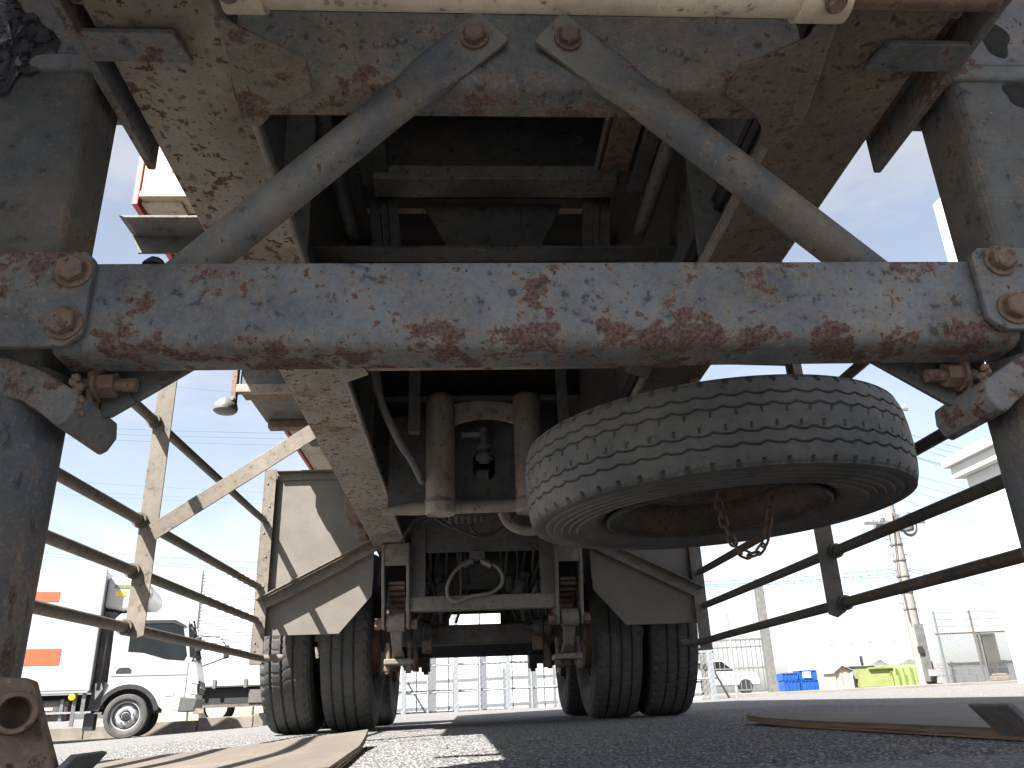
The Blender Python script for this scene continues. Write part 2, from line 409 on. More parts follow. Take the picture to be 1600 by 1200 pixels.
# chassis rails: deep I-beams
for s in (-1, 1):
    b = MB()
    def sec(y): return zr(y)
    y0, y1 = .15, 7.6
    rail_y = [y0, 1.2, 2.4, 3.5, 4.6, y1]
    # web
    for ya, yb in zip(rail_y[:-1], rail_y[1:]):
        b.add([(s*.509, ya, sec(ya)+.015), (s*.521, ya, sec(ya)+.015), (s*.521, yb, sec(yb)+.015), (s*.509, yb, sec(yb)+.015),
               (s*.509, ya, 1.80), (s*.521, ya, 1.80), (s*.521, yb, 1.80), (s*.509, yb, 1.80)],
              [(0, 3, 7, 4), (1, 5, 6, 2)])
    web = part(b, 'chassis_rail', 'web')
    b = MB(); b.prism([(s*.432, y0, sec(y0)), (s*.602, y0, sec(y0)), (s*.602, y1, sec(y1)), (s*.432, y1, sec(y1))], (0, 0, .016))
    # a rolled, slightly uneven lip is left on the inner edge
    part(b, 'bottom_flange', 'rail' if s < 0 else 'railr', web, bevel=.004)
    b = MB(); b.box(s*.44 if s > 0 else -.6, s*.6 if s > 0 else -.44, y0, y1, 1.80, 1.815); part(b, 'top_flange', 'dark', web)
    b = MB(); b.bar((s*.432, y0, zr(y0)+.012), (s*.432, y1, zr(y1)+.012), .012, .026); part(b, 'flange_edge', 'grime', web, bevel=.004)
    # scale and wear plates on the flange of the left rail
    # stiffener ribs on the inner web
    for yy in (1.55, 2.9):
        b = MB(); b.box(min(s*.44, s*.508), max(s*.44, s*.508), yy, yy+.01, zr(yy)+.018, 1.79); part(b, 'web_stiffener', 'web', web)

# front crossmember: channel with rounded lower bend
b = MB()
prof = [(.93, 1.115), (.93, 1.000), (.933, .988), (.942, .979), (.955, .975), (.995, .975), (.995, .983), (.957, .983), (.945, .99), (.94, 1.0), (.94, 1.115)]
b.prism([(-.431, y, z) for y, z in prof], (.862, 0, 0)); cm = part(b, 'front_crossmember', 'cross', smooth=True)
for x, y in [(-.22, 1.05), (-.20, 1.052), (-.16, 1.048), (-.185, 1.06), (.03, 1.055), (.21, 1.05), (.235, 1.043), (-.30, 1.06), (.12, 1.07), (-.1, 1.055)]:
    b = MB(); b.lathe([(.0, .006), (.006, .005), (.009, .0)], (x, .93, y), (0, -1, 0), 8, closed=False); part(b, 'weld_stud', 'cross', cm, smooth=True)
# gussets
def gusset(pts, mat, z=.966, t=.007, bev=.002):
    b = MB(); b.prism([at(px, py, Z=z) for px, py in pts], (0, 0, t)); return part(b, 'gusset_plate', mat, bevel=bev)
gusset([(340, 25), (368, 42), (478, 95), (489, 143), (425, 178), (408, 198), (380, 198)], 'cross')
gusset([(1320, 5), (1290, 22), (1262, 62), (1210, 85), (1160, 103), (1147, 118), (1132, 150), (1160, 165), (1180, 180), (1190, 200), (1188, 226), (1196, 232), (1215, 225), (1260, 180)], 'railr')
# landing-gear cross shaft (pale) with its sleeve ends
b = MB(); b.cyl((-.36, .765, .985), (.40, .765, .985), .030, 20); sh = part(b, 'cross_shaft', 'shaft', smooth=True)
for x0, x1 in ((-.395, -.345), (.345, .41)):
    b = MB(); b.cyl((x0, .765, .985), (x1, .765, .985), .036, 20); part(b, 'sleeve', 'shaft', sh, smooth=True)
b = MB(); b.bolt((.385, .748, .953), (0, -.35, -1), .011, .012); part(b, 'bolt', 'rust', sh)
b = MB(); b.bolt((-.382, .748, .953), (0, -.35, -1), .011, .012); part(b, 'bolt', 'rust', sh)
for x0, x1 in ((-.62, -.385), (.40, .62)):
    b = MB(); b.cyl((x0, .765, .985), (x1, .765, .985), .018, 12); part(b, 'shaft_stub', 'rust', sh, smooth=True)

# diagonal brace tubes with flattened bolted ends
def brace(p0, p1, s):
    p0 = Vector(p0); p1 = Vector(p1); d = (p1-p0).normalized()
    nrm = Vector((0, -1, 0)); nrm = (nrm-d*nrm.dot(d)).normalized(); sd = d.cross(nrm)
    L = (p1-p0).length; rings = []; n = 20
    st = [(-.035, 1.25, .16, .001), (-.03, 1.32, .17, .001), (.045, 1.32, .17, .001), (.085, 1.25, .42, .008), (.13, 1.06, .86, .010), (.17, 1.0, 1.0, .008), (L*.5, 1, 1, .0), (L-.12, 1, 1, 0), (L-.07, 1.15, .6, -.004), (L-.04, 1.3, .2, -.008), (L+.02, 1.3, .2, -.008)]
    v = []; fs = []; r = .0285
    for t, a, c, off in st:
        ctr = p0+d*t - nrm*(off*0)
        for k in range(n):
            th = 2*math.pi*k/n; cx = math.cos(th); cy = math.sin(th)
            if c < .5:  # squarish flattened section
                cx = math.copysign(abs(cx)**.35, cx); cy = math.copysign(abs(cy)**.35, cy)
            v.append(ctr+sd*(cx*r*a)+nrm*(cy*r*c))
    for i in range(len(st)-1):
        for k in range(n): fs.append((i*n+k, i*n+(k+1) % n, (i+1)*n+(k+1) % n, (i+1)*n+k))
    fs.append(tuple(range(n-1, -1, -1))); fs.append(tuple((len(st)-1)*n+k for k in range(n)))
    b = MB(); b.add(v, fs); o = part(b, 'diagonal_brace', 'brace', smooth=True)
    b = MB(); b.bolt(p0+nrm*.006, nrm, .0165, .016); part(b, 'bolt', 'rust', o)
    return o
brace((-.075, .922, 1.055), (-.600, 1.035, .612), -1)
brace((.063, .922, 1.055), (.622, 1.035, .612), 1)

# lower cross beam between the legs: pressed channel, rounded lower bend
b = MB()
prof = [(.995, .692), (.958, .692), (.950, .688), (.947, .680), (.947, .592), (.949, .580), (.955, .570), (.966, .564), (1.015, .561), (1.015, .567), (.968, .571), (.958, .578), (.954, .590), (.954, .684), (.995, .686)]
b.prism([(-.622, y, z) for y, z in prof], (1.285, 0, 0)); beam = part(b, 'cross_beam', 'beam', smooth=True)
for s, x0, x1 in ((-1, -.80, -.577), (1, .612, .84)):
    z0, z1 = (.562, .698) if s < 0 else (.575, .702)
    e = x1 if s < 0 else x0
    b = MB(); c = .012*s
    b.prism([(x0 if s < 0 else x1, .946, z0), (e+c*1.6, .946, z0), (e, .946, z0+.018), (e, .946, z1-.012), (e+c, .946, z1), (x0 if s < 0 else x1, .946, z1)], (0, -.012, 0))
    pl = part(b, 'end_plate', 'plate', beam, bevel=.003)
    for z in (.667, .593):
        b = MB(); xx = -.600 if s < 0 else .650; b.bolt((xx, .934, z+(.012 if s > 0 else 0)), (0, -1, 0), .0185, .018); part(b, 'bolt', 'rust', beam, bevel=.0015)
# a dried lump of mud on the beam's top edge
b = MB(); b.lathe([(0, .012), (.009, .011), (.014, .005), (.016, 0)], (-.512, .962, .691), (.1, 0, 1), 7); part(b, 'mud_lump', 'black', beam)
# triangular gussets behind the beam ends with a bolt across
for s, o_ in ((-1, 0), (1, .025)):
    x0, x1 = (.470, .592)
    x0 += o_; x1 += o_
    b = MB(); b.prism([(s*x0, 1.045, .580), (s*x1, 1.045, .580), (s*x1, 1.045, .515), (s*(x1-.006), 1.045, .507), (s*(x1-.016), 1.045, .508)], (0, .009, 0)); g = part(b, 'corner_gusset', 'leg', bevel=.002)
    b = MB(); b.prism([(s*x1, 1.046, .582), (s*x1, 1.010, .582), (s*x1, 1.022, .510), (s*x1, 1.046, .503)], (s*.009, 0, 0)); part(b, 'flange', 'rust', g, bevel=.002)
    b = MB(); b.cyl((s*(x1+.02), 1.028, .546), (s*(x1-.052), 1.028, .546), .0095, 12); b.tube([(s*(x1-.001), 1.028, .546), (s*(x1-.026), 1.028, .546)], .018, 6); b.cyl((s*x1, 1.028, .546), (s*(x1-.005), 1.028, .546), .023, 14); part(b, 'bolt', 'rust', g)
    b = MB(); b.prism([(s*x1, 1.05, .582), (s*(x1+.07), 1.05, .60), (s*(x1+.045), 1.05, .55), (s*x1, 1.05, .51)], (0, .008, 0)); part(b, 'web_plate', 'leg', g, bevel=.002)

# landing legs
for s, off in ((-1, 0.0), (1, .02)):
    xl = .650 if s < 0 else .690; a, c = sorted((s*xl, s*(xl+.20))); xi = .607+off
    b = MB(); b.box(a, c, .975, 1.085, .50, 1.65)
    leg = part(b, 'landing_leg', 'leg', bevel=.022, seg=5)
    # mounting head casting above, a lap of older paint and grease
    b = MB(); b.box(a-.006, c+.006, .966, 1.10, 1.035, 1.065); b.box(a-.004, c+.004, .970, 1.095, 1.065, 1.6); part(b, 'mounting_head', 'plate', leg, bevel=.008, seg=3)
    cx = -.708 if s < 0 else .733
    # collar, torn along its inner lower edge
    prof = [(s*(xi-.020), .515), (s*(xi-.022), .492), (s*(xi-.012), .474), (s*(xi-.002), .468), (s*(xi+.02), .486), (s*(xi+.05), .505), (s*(xi+.09), .512), (s*(xi+.2), .512), (s*(xi+.2), .572), (s*(xi+.08), .566), (s*(xi+.03), .545), (s*(xi-.005), .524)]
    b = MB(); b.prism([(x, .968, z) for x, z in prof], (0, .13, 0)); part(b, 'collar', 'plate', leg, bevel=.004, seg=3)
    b = MB()
    for i in range(9):
        tt = i/8; b.lathe([(0, .006), (.005, .004), (.0065, 0)], (s*(xi-.016+.004*math.sin(i*2.1)), .967+.02*tt, .532-.04*tt), (s*-1, -.6, .1), 6)
    part(b, 'weld_bead', 'rust', leg, smooth=True)
    b = MB(); b.tube([(cx, 1.035, .06), (cx, 1.035, .56)], .074, 32); part(b, 'inner_tube', 'legin', leg, smooth=True)
    # foot: upright plates, pivot bush and base tray
    fx = .582+off
    b = MB(); b.prism([(s*(fx+.17), .915, .185), (s*(fx-.018), .915, .172), (s*(fx-.03), .915, .168), (s*(fx-.048), .915, .125), (s*(fx-.066), .915, .085), (s*(fx-.072), .915, .055), (s*(fx+.17), .915, .055)], (0, .014, 0)); ft = part(b, 'foot', 'rust', leg, bevel=.003)
    b = MB(); b.lathe([(.0145, .0), (.0205, .0), (.0205, .042), (.0195, .044), (.0155, .044), (.0145, .042), (.0145, 0)], (s*(fx-.012), .918, .137), (-.62*s, -1.0, .02), 28, closed=False); part(b, 'pivot_bush', 'rust', leg, smooth=True)
    tx = .482; tz = .062 if s < 0 else .076; ty = .885 if s < 0 else .90
    b = MB(); b.prism([(s*(tx+.40), ty, tz), (s*(tx+.03), ty, tz), (s*tx, ty, tz+.034), (s*(tx+.007), ty, tz+.036), (s*(tx+.035), ty, tz+.008), (s*(tx+.40), ty, tz+.008)], (0, .075, 0)); part(b, 'foot_tray', 'plate', leg, bevel=.002)
    b = MB(); b.box(*sorted((s*(tx+(.17 if s < 0 else .30)), s*(tx+.40))), ty+.1, ty+.3, gz(s*.7)+.0, tz-.002); part(b, 'foot_block', 'rust', leg, bevel=.004)
    if s < 0:
        b = MB(); rg = random.Random(4); v = []; NN = 26
        for q in range(5):
            for i in range(NN):
                t_ = 2*math.pi*i/NN; rr_ = (1-q/5)*(1+.25*math.sin(3*t_+1)+.12*math.sin(7*t_))
                v.append((-.772+.052*rr_*math.cos(t_), .969-.004*math.sin(q/5*1.5)-.003*rg.random()*(q > 0), 1.085+.085*rr_*math.sin(t_)-.02*rr_*math.cos(t_)))
        v.append((-.772, .962, 1.085)); f_ = []
        for q in range(4):
            for i in range(NN): f_.append((q*NN+i, q*NN+(i+1) % NN, (q+1)*NN+(i+1) % NN, (q+1)*NN+i))
        for i in range(NN): f_.append((4*NN+i, 4*NN+(i+1) % NN, 5*NN))
        b.add(v, f_); part(b, 'grease_smear', 'grease', leg, smooth=True)
    else:
        for hx_, hz_, ra, rb, yy_ in ((.785, 1.12, .024, .036, .9695), (.80, 1.012, .024, .026, .9745)):
            b = MB(); b.prism([(hx_+ra*(1+.12*math.sin(3*q)+.08*math.sin(5*q+1))*math.cos(q), yy_, hz_+rb*(1+.12*math.sin(3*q)+.08*math.sin(5*q+1))*math.sin(q)) for q in [2*math.pi*i/28 for i in range(28)]], (0, -.0006, 0)); part(b, 'oil_stain', 'soot', leg)
    # wing bracket between leg and rail
    e = .620 if s < 0 else .647
    b = MB(); b.prism([(s*e, .60, 1.005), (s*e, .866, 1.000), (s*e, 1.165, .998), (s*e, 1.165, 1.16), (s*e, .60, 1.16)], (s*.014, 0, 0)); wb = part(b, 'wing_bracket', 'plate', leg, bevel=.003)
    b = MB(); q = .492 if s < 0 else .523
    b.prism([(s*e, .862, .998), (s*q, .862, .998), (s*(q-.012), .915, .998), (s*e, .915, .998)], (0, 0, .010)); part(b, 'tie_plate', 'plate', leg, bevel=.002)
    b = MB(); b.box(min(s*.60, s*e), max(s*.60, s*e), .55, 1.15, 1.06, 1.15); part(b, 'packing', 'rust', leg)
    b = MB(); b.bolt((s*.585, .845, 1.03), (0, -1, 0), .012, .02); b.bolt((s*.606, .83, 1.03), (0, -1, 0), .012, .02); part(b, 'bolt', 'rust', leg)

# outrigger stub on the left rail, angle iron
p = at(180, 327, Y=1.46); q = at(325, 325, Y=1.46)
b = MB(); z = 1.105
b.prism([(-.602, 1.46, z), (-.815, 1.46, z), (-.800, 1.46, z-.006), (-.602, 1.46, z-.006)], (0, .075, 0))
b.prism([(-.602, 1.535, z), (-.815, 1.535, z), (-.797, 1.535, z-.046), (-.602, 1.535, z-.046)], (0, .006, 0))
part(b, 'outrigger_stub', 'leg', bevel=.001)

# crossmembers further back
b = MB(); b.box(-.508, .508, 1.965, 1.97, zr(2)-.004, 1.14); b.box(-.508, .508, 1.97, 2.05, zr(2)-.004, zr(2)+.006); x = part(b, 'crossmember', 'grime')
for s in (-1, 1):
    b = MB(); b.prism([(s*.432, 1.93, .986), (s*.37, 1.95, .986), (s*.36, 2.06, .986), (s*.432, 2.12, .986)], (0, 0, .006)); part(b, 'gusset_plate', 'grime', bevel=.001)
b = MB(); b.box(-.508, .508, 1.985, 1.995, 1.305, 1.345); b.box(-.508, .508, 1.92, 1.985, 1.305, 1.315); part(b, 'crossmember', 'dark', bevel=.002)
b = MB(); b.box(-.345, .345, 1.87, 1.885, 1.50, 1.545); b.box(-.345, .345, 1.885, 1.96, 1.50, 1.512); part(b, 'floor_bearer', 'cross', bevel=.002)
for yy, zz in ((1.35, 1.66), (1.56, 1.70), (1.70, 1.68), (2.7, 1.62), (3.3, 1.60), (3.9, 1.60), (4.5, 1.5)):
    b = MB(); b.box(-.505, .505, yy, yy+.012, zz, 1.8); b.box(-.505, .505, yy-.06, yy, zz, zz+.01); part(b, 'floor_bearer', 'dark', bevel=.002)
# trapezoid guard plate with its two pillars
b = MB(); b.prism([(-.215, 2.02, 1.52), (.205, 2.02, 1.52), (.118, 2.02, 1.34), (-.125, 2.02, 1.34)], (0, .01, 0)); tp = part(b, 'guard_plate', 'dark', bevel=.002)
b = MB(); b.bar((.085, 2.015, 1.345), (.085, 2.015, 1.51), .008, .01, (0, 1, 0)); part(b, 'rib', 'dark', tp)
for s in (-1, 1):
    for k, dx in enumerate((0, .022, .055)):
        b = MB(); b.bar((s*(.275+dx)-.01, 2.0+k*.012, 1.33), (s*(.295+dx)-.01, 2.0+k*.012, 1.58), .016, .03); part(b, 'pillar', 'dark', bevel=.002)
b = MB(); b.tube([(-.25, 2.0, 1.56), (.24, 2.0, 1.56)], .03, 10); part(b, 'torque_tube', 'black', smooth=True)
# conduits and air lines along the inside of the rails
def hose(pts, r, mat='black', name='air_line', parent=None, n=8):
    P = [Vector(p) for p in pts]; out = []
    if len(P) > 2:
        for i in range(len(P)-1):
            p0 = P[max(i-1, 0)]; p1 = P[i]; p2 = P[i+1]; p3 = P[min(i+2, len(P)-1)]
            for k in range(6):
                t = k/6; out.append(.5*((2*p1)+(p2-p0)*t+(2*p0-5*p1+4*p2-p3)*t*t+(3*p1-p0-3*p2+p3)*t**3))
        out.append(P[-1])
    else: out = P
    b = MB(); b.tube(out, r, n); return part(b, name, mat, parent, smooth=True)
hose([(.497, .9, 1.20), (.497, 1.9, 1.18), (.497, 2.8, 1.16), (.497, 4.2, 1.10)], .010)
hose([(.490, .9, 1.225), (.493, 1.9, 1.20), (.493, 2.8, 1.18), (.493, 4.2, 1.12)], .007)
for yy in (1.45, 2.2, 3.0):
    b = MB(); b.box(.480, .509, yy, yy+.04, 1.16, 1.235); part(b, 'line_clip', 'black', bevel=.003)
hose([(.40, .9, 1.37), (.405, 1.55, 1.37), (.405, 1.92, 1.36)], .021, 'web', 'conduit', n=14)
hose([(-.40, .9, 1.36), (-.405, 1.55, 1.36), (-.405, 1.95, 1.36)], .019, 'dark', 'conduit', n=14)
b = MB(); b.cyl((-.403, 1.22, 1.36), (-.403, 1.30, 1.36), .026, 14); part(b, 'conduit_joint', 'web', smooth=True)
b = MB(); b.box(.30, .38, .9, 1.93, 1.53, 1.56); part(b, 'floor_stringer', 'rust', bevel=.003)
b = MB(); b.box(.385, .43, .9, 1.93, 1.50, 1.52); part(b, 'floor_stringer', 'cross', bevel=.003)
b = MB(); b.box(-.38, -.30, .9, 1.93, 1.52, 1.55); part(b, 'floor_stringer', 'dark', bevel=.003)
hose([(.285, .9, 1.53), (.285, 1.5, 1.53), (.285, 1.95, 1.53)], .008, 'cross')

# ---- mid section: twin upright dampers, arched tie, skirt plate with slot
def ring_plate():
    # plate with an oval slot, built as a strip round the hole
    x0, x1, z0, z1, y = -.40, .44, .850, 1.23, 3.11
    hx, hz0, hz1, r = -.018, .955, 1.09, .045
    hole = []
    for k in range(9): t = math.pi*k/8; hole.append((hx+r*math.cos(t), hz1-r+r*math.sin(t)))
    for k in range(9): t = math.pi+math.pi*k/8; hole.append((hx+r*math.cos(t), hz0+r+r*math.sin(t)))
    n = len(hole); outer = []
    for (hx_, hz_) in hole:
        dx, dz = hx_-hx, hz_-(hz0+hz1)/2; s_ = 1e9
        if dx > 1e-6: s_ = min(s_, (x1-hx)/dx)
        if dx < -1e-6: s_ = min(s_, (x0-hx)/dx)
        if dz > 1e-6: s_ = min(s_, (z1-(hz0+hz1)/2)/dz)
        if dz < -1e-6: s_ = min(s_, (z0-(hz0+hz1)/2)/dz)
        outer.append((hx+dx*s_, (hz0+hz1)/2+dz*s_))
    for cx_, cz_ in ((x0, z0), (x1, z0), (x0, z1), (x1, z1)):
        i = min(range(n), key=lambda q: (outer[q][0]-cx_)**2+(outer[q][1]-cz_)**2); outer[i] = (cx_, cz_)
    v = [(a, y, c) for a, c in hole]+[(a, y, c) for a, c in outer]+[(a, y+.012, c) for a, c in hole]
    f = []
    for i in range(n):
        j = (i+1) % n; f += [(i, j, n+j, n+i), (i, 2*n+i, 2*n+j, j)]
    b = MB(); b.add(v, f); return b
sk = part(ring_plate(), 'skirt_plate', 'dark')
b = MB(); b.tube([(-.42, 3.10, .838), (-.30, 3.10, .848), (.0, 3.10, .852), (.46, 3.10, .858)], [.012, .026, .026, .026], 14); part(b, 'rolled_edge', 'grime', sk, smooth=True)
b = MB(); b.lathe([(0, 0), (.022, 0), (.026, .01), (.034, .012), (.034, .03), (.028, .034), (.022, .05), (.03, .055), (.03, .07), (.018, .075), (.018, .14), (0, .14)], (-.018, 3.06, 1.02), (0, 0, 1), 18, closed=False); part(b, 'coupling', 'web', sk, smooth=True)
b = MB(); b.lathe([(0, 0), (.03, 0), (.034, .02), (.034, .05), (0, .05)], (-.05, 3.15, .985), (1, 0, 0), 16, closed=False); part(b, 'valve_body', 'web', sk, smooth=True)
b = MB(); b.box(-.11, -.02, 3.05, 3.09, 1.125, 1.145); part(b, 'banjo_fitting', 'galv', sk, bevel=.004)
for x in (-.19, .155):
    b = MB(); b.lathe([(0, .004), (.044, .004), (.048, .0), (.0545, .001), (.0575, .006), (.0575, .012), (.0565, .02), (.0565, .455), (.05, .475), (.03, .49), (0, .49)], (x, 3.0, .800), (0, 0, 1), 28, closed=False); c_ = part(b, 'damper_tube', 'grime', smooth=True)
    b = MB(); b.lathe([(.0575, 0), (.0595, .002), (.0595, .012), (.0575, .014)], (x, 3.0, .842), (0, 0, 1), 28, closed=False); part(b, 'weld_ring', 'rust', c_, smooth=True)
b = MB()
arch = [(-.14, 1.255), (-.05, 1.268), (.06, 1.262), (.11, 1.248), (.11, 1.165), (.07, 1.178), (.02, 1.188), (-.04, 1.188), (-.09, 1.178), (-.14, 1.160)]
b.prism([(x, 3.02, z) for x, z in arch], (0, .012, 0)); part(b, 'arched_tie', 'grime', bevel=.003)
b = MB(); b.box(-.31, -.265, 2.90, 2.94, 1.10, 1.45); part(b, 'hanger_strap', 'web', bevel=.002)
b = MB(); b.box(.27, .31, 2.90, 2.94, 1.05, 1.45); part(b, 'hanger_strap', 'web', bevel=.002)
hose([(-.40, 2.62, 1.17), (-.375, 2.68, 1.10), (-.33, 2.78, 1.02), (-.29, 2.9, .98), (-.26, 3.0, .93)], .0145, 'web', 'air_hose', n=12)
hose([(-.43, 2.5, 1.30), (-.41, 2.58, 1.23), (-.398, 2.63, 1.16)], .019, 'web', 'air_hose', n=12)
b = MB(); b.prism([at(578, 688, Y=3.3), at(632, 705, Y=3.3), at(640, 755, Y=3.3), at(590, 742, Y=3.3)], (0, .006, 0)); part(b, 'splash_tag', 'web')
hose([at(785, 800, Y=3.2), at(795, 818, Y=3.2), at(815, 828, Y=3.2), at(840, 828, Y=3.2), at(875, 815, Y=3.25)], .020, 'hose', 'air_hose', n=12)
# junction block with wiring
p = at(730, 800, Y=3.7); b = MB(); b.box(p.x-.09, p.x+.08, 3.7, 3.76, p.z-.02, p.z+.06); jb = part(b, 'junction_box', 'dark', bevel=.004)
for i in range(6):
    x = p.x-.08+i*.03; b = MB(); b.cyl((x, 3.71, p.z-.02), (x, 3.71, p.z-.05), .008, 8); part(b, 'connector', 'web', jb)
for a in ([(660, 815), (690, 808), (720, 830), (760, 838), (795, 815), (808, 795)], [(625, 850), (650, 812), (675, 808), (700, 822), (735, 832)], [(732, 815), (745, 835), (770, 832)]):
    hose([at(x, y, Y=3.74) for x, y in a], .006, 'black', 'wiring')

# ---- suspension: hangers, springs, axles
b = MB(); b.box(-.50, .50, 4.46, 4.475, .915, 1.20); tr = part(b, 'transverse_plate', 'web', bevel=.003)
for s in (-1, 1):
    b = MB(); b.box(min(s*.315, s*.40), max(s*.315, s*.40), 4.44, 4.52, .62, 1.15); part(b, 'hanger_post', 'web', bevel=.004)
b = MB(); b.bar((-.42, 4.47, .640), (.40, 4.47, .640), .075, .078); part(b, 'cross_tube', 'web2', bevel=.008, seg=3)
# T fitting and looped brake hose
b = MB(); b.box(-.075, .01, 4.42, 4.46, .865, .915); part(b, 'tee_bracket', 'web', bevel=.004)
hose([at(735, 878, Y=4.43), at(715, 888, Y=4.42), at(700, 912, Y=4.41), at(700, 932, Y=4.41), at(712, 940, Y=4.42), at(735, 932, Y=4.42), at(765, 927, Y=4.42), at(782, 915, Y=4.42), at(785, 900, Y=4.42), at(775, 885, Y=4.42), at(752, 877, Y=4.43)], .0095, 'hose', 'brake_hose', n=10)
for px, py, qx, qy in ((738, 876, 724, 883), (752, 876, 768, 884)):
    b = MB(); b.cyl(at(px, py, Y=4.43), at(qx, qy, Y=4.42), .018, 10); part(b, 'hose_ferrule', 'galv', smooth=True)
hose([at(720, 865, Y=4.6), at(720, 940, Y=4.6)], .007, 'rust', 'brake_pipe')
b = MB(); b.lathe([(0, 0), (.08, .006), (.115, .03), (.125, .06), (.125, .44), (.115, .47), (.08, .494), (0, .50)], (-.29, 4.95, .90), (1, 0, 0), 26, closed=False); part(b, 'air_tank', 'dark', smooth=True)
b = MB(); b.box(-.2, .22, 5.5, 5.6, .72, .86); part(b, 'valve_block', 'dark', bevel=.01)
for s in (-1, 1):
    cx = s*.468 - .004
    hp = []
    # side plates, waisted profile
    for dx in (-.066, .066):
        prof = [(4.36, .955), (4.62, .955), (4.62, .76), (4.57, .66), (4.55, .56), (4.51, .515), (4.45, .515), (4.42, .55), (4.415, .64), (4.375, .74), (4.355, .82)]
        b = MB(); x = cx+dx; b.prism([(x-.008, y, z) for y, z in prof], (.016, 0, 0)); hp.append(part(b, 'spring_hanger', 'web2', bevel=.003))
    b = MB(); b.box(cx-.058, cx+.058, 4.362, 4.374, .835, .953); part(b, 'hanger_front', 'web2', hp[0], bevel=.002)
    b = MB(); b.box(cx-.12, cx+.12, 4.645, 4.655, .77, 1.02); part(b, 'hanger_dark_backing', 'dark', hp[0])  # dark plate added as shade where sky showed through the hanger
    b = MB(); b.cyl((cx-.105, 4.48, .545), (cx+.105, 4.48, .545), .018, 12); part(b, 'pivot_pin', 'grime', hp[0], smooth=True)
    for dx in (-1, 1):
        b = MB(); b.tube([(cx+dx*.08, 4.48, .545), (cx+dx*.112, 4.48, .545)], .03, 6); part(b, 'nut', 'rust', hp[0])
    b = MB(); b.cyl((cx-.047, 4.48, .552), (cx+.047, 4.48, .552), .048, 22); arm = part(b, 'arm_eye', 'web2', smooth=True)
    b = MB(); b.prism([(cx-.034, 4.47, .52), (cx+.034, 4.47, .52), (cx+.026, 4.56, .42), (cx+.036, 4.68, .365), (cx-.036, 4.68, .365), (cx-.026, 4.56, .42)], (0, .06, .01)); b.box(cx-.075, cx+.08, 4.62, 4.80, .345, .375); part(b, 'radius_arm', 'web2', arm, bevel=.006)
    for dx in (-.055, .06):
        b = MB(); b.cyl((cx+dx, 4.66, .30), (cx+dx, 4.66, .46), .012, 10); b.tube([(cx+dx, 4.66, .315), (cx+dx, 4.66, .343)], .022, 6); part(b, 'clamp_bolt', 'rust', arm)
    # leaf spring pack
    for k in range(6):
        b = MB(); ln = 0 if k < 2 else .08*(k-1)
        pts = [(cx, 4.45+ln*.6, .775-.024*k-.02), (cx, 4.7+ln*.3, .745-.024*k), (cx, 5.15, .715-.024*k), (cx, 5.6, .745-.024*k)]
        for a_, c_ in zip(pts[:-1], pts[1:]): b.bar(a_, c_, .09, .019)
        part(b, 'spring_leaf', 'rust', bevel=.003)
    for yy in (5.12, 5.30):
        b = MB(); b.box(cx-.07, cx-.05, yy, yy+.02, .36, .73); b.box(cx+.05, cx+.07, yy, yy+.02, .36, .73); b.tube([(cx-.06, yy+.01, .33), (cx-.06, yy+.01, .37)], .02, 6); b.tube([(cx+.06, yy+.01, .33), (cx+.06, yy+.01, .37)], .02, 6); part(b, 'spring_clamp', 'rust')
    # brake chambers and slack adjusters hung from the axle
    b = MB(); b.lathe([(0, 0), (.05, 0), (.058, .01), (.058, .045), (.068, .05), (.068, .064), (.058, .07), (.054, .11), (.02, .118), (.02, .16), (0, .16)], (s*.42, 4.96, .545), (-.97*s, .25, .05), 20, closed=False); part(b, 'brake_chamber', 'dark', smooth=True)
    b = MB(); b.box(s*.33-.03, s*.33+.03, 4.97, 5.05, .42, .52); part(b, 'slack_adjuster', 'rust', bevel=.008)
    b = MB(); b.cyl((s*.25, 5.0, .59), (s*.25, 5.0, .72), .012, 8); b.lathe([(0, 0), (.02, .0), (.024, .02), (.024, .05), (.012, .06), (0, .06)], (s*.25, 5.0, .64), (0, 0, 1), 10, closed=False); part(b, 'level_valve', 'web')
    hose([(s*.30, 4.93, .60), (s*.27, 4.8, .68), (s*.29, 4.7, .78), (s*.34, 4.6, .90)], .011, 'black', 'brake_hose')
for yy, mt in ((5.2, 'rust'), (6.5, 'dark')):
    b = MB(); zz = .535 if yy < 6 else .53
    b.box(-.66, .66, yy-.065, yy+.065, zz-.06, zz+.055); part(b, 'axle_beam', 'cross' if yy < 6 else 'dark', bevel=.012, seg=3)
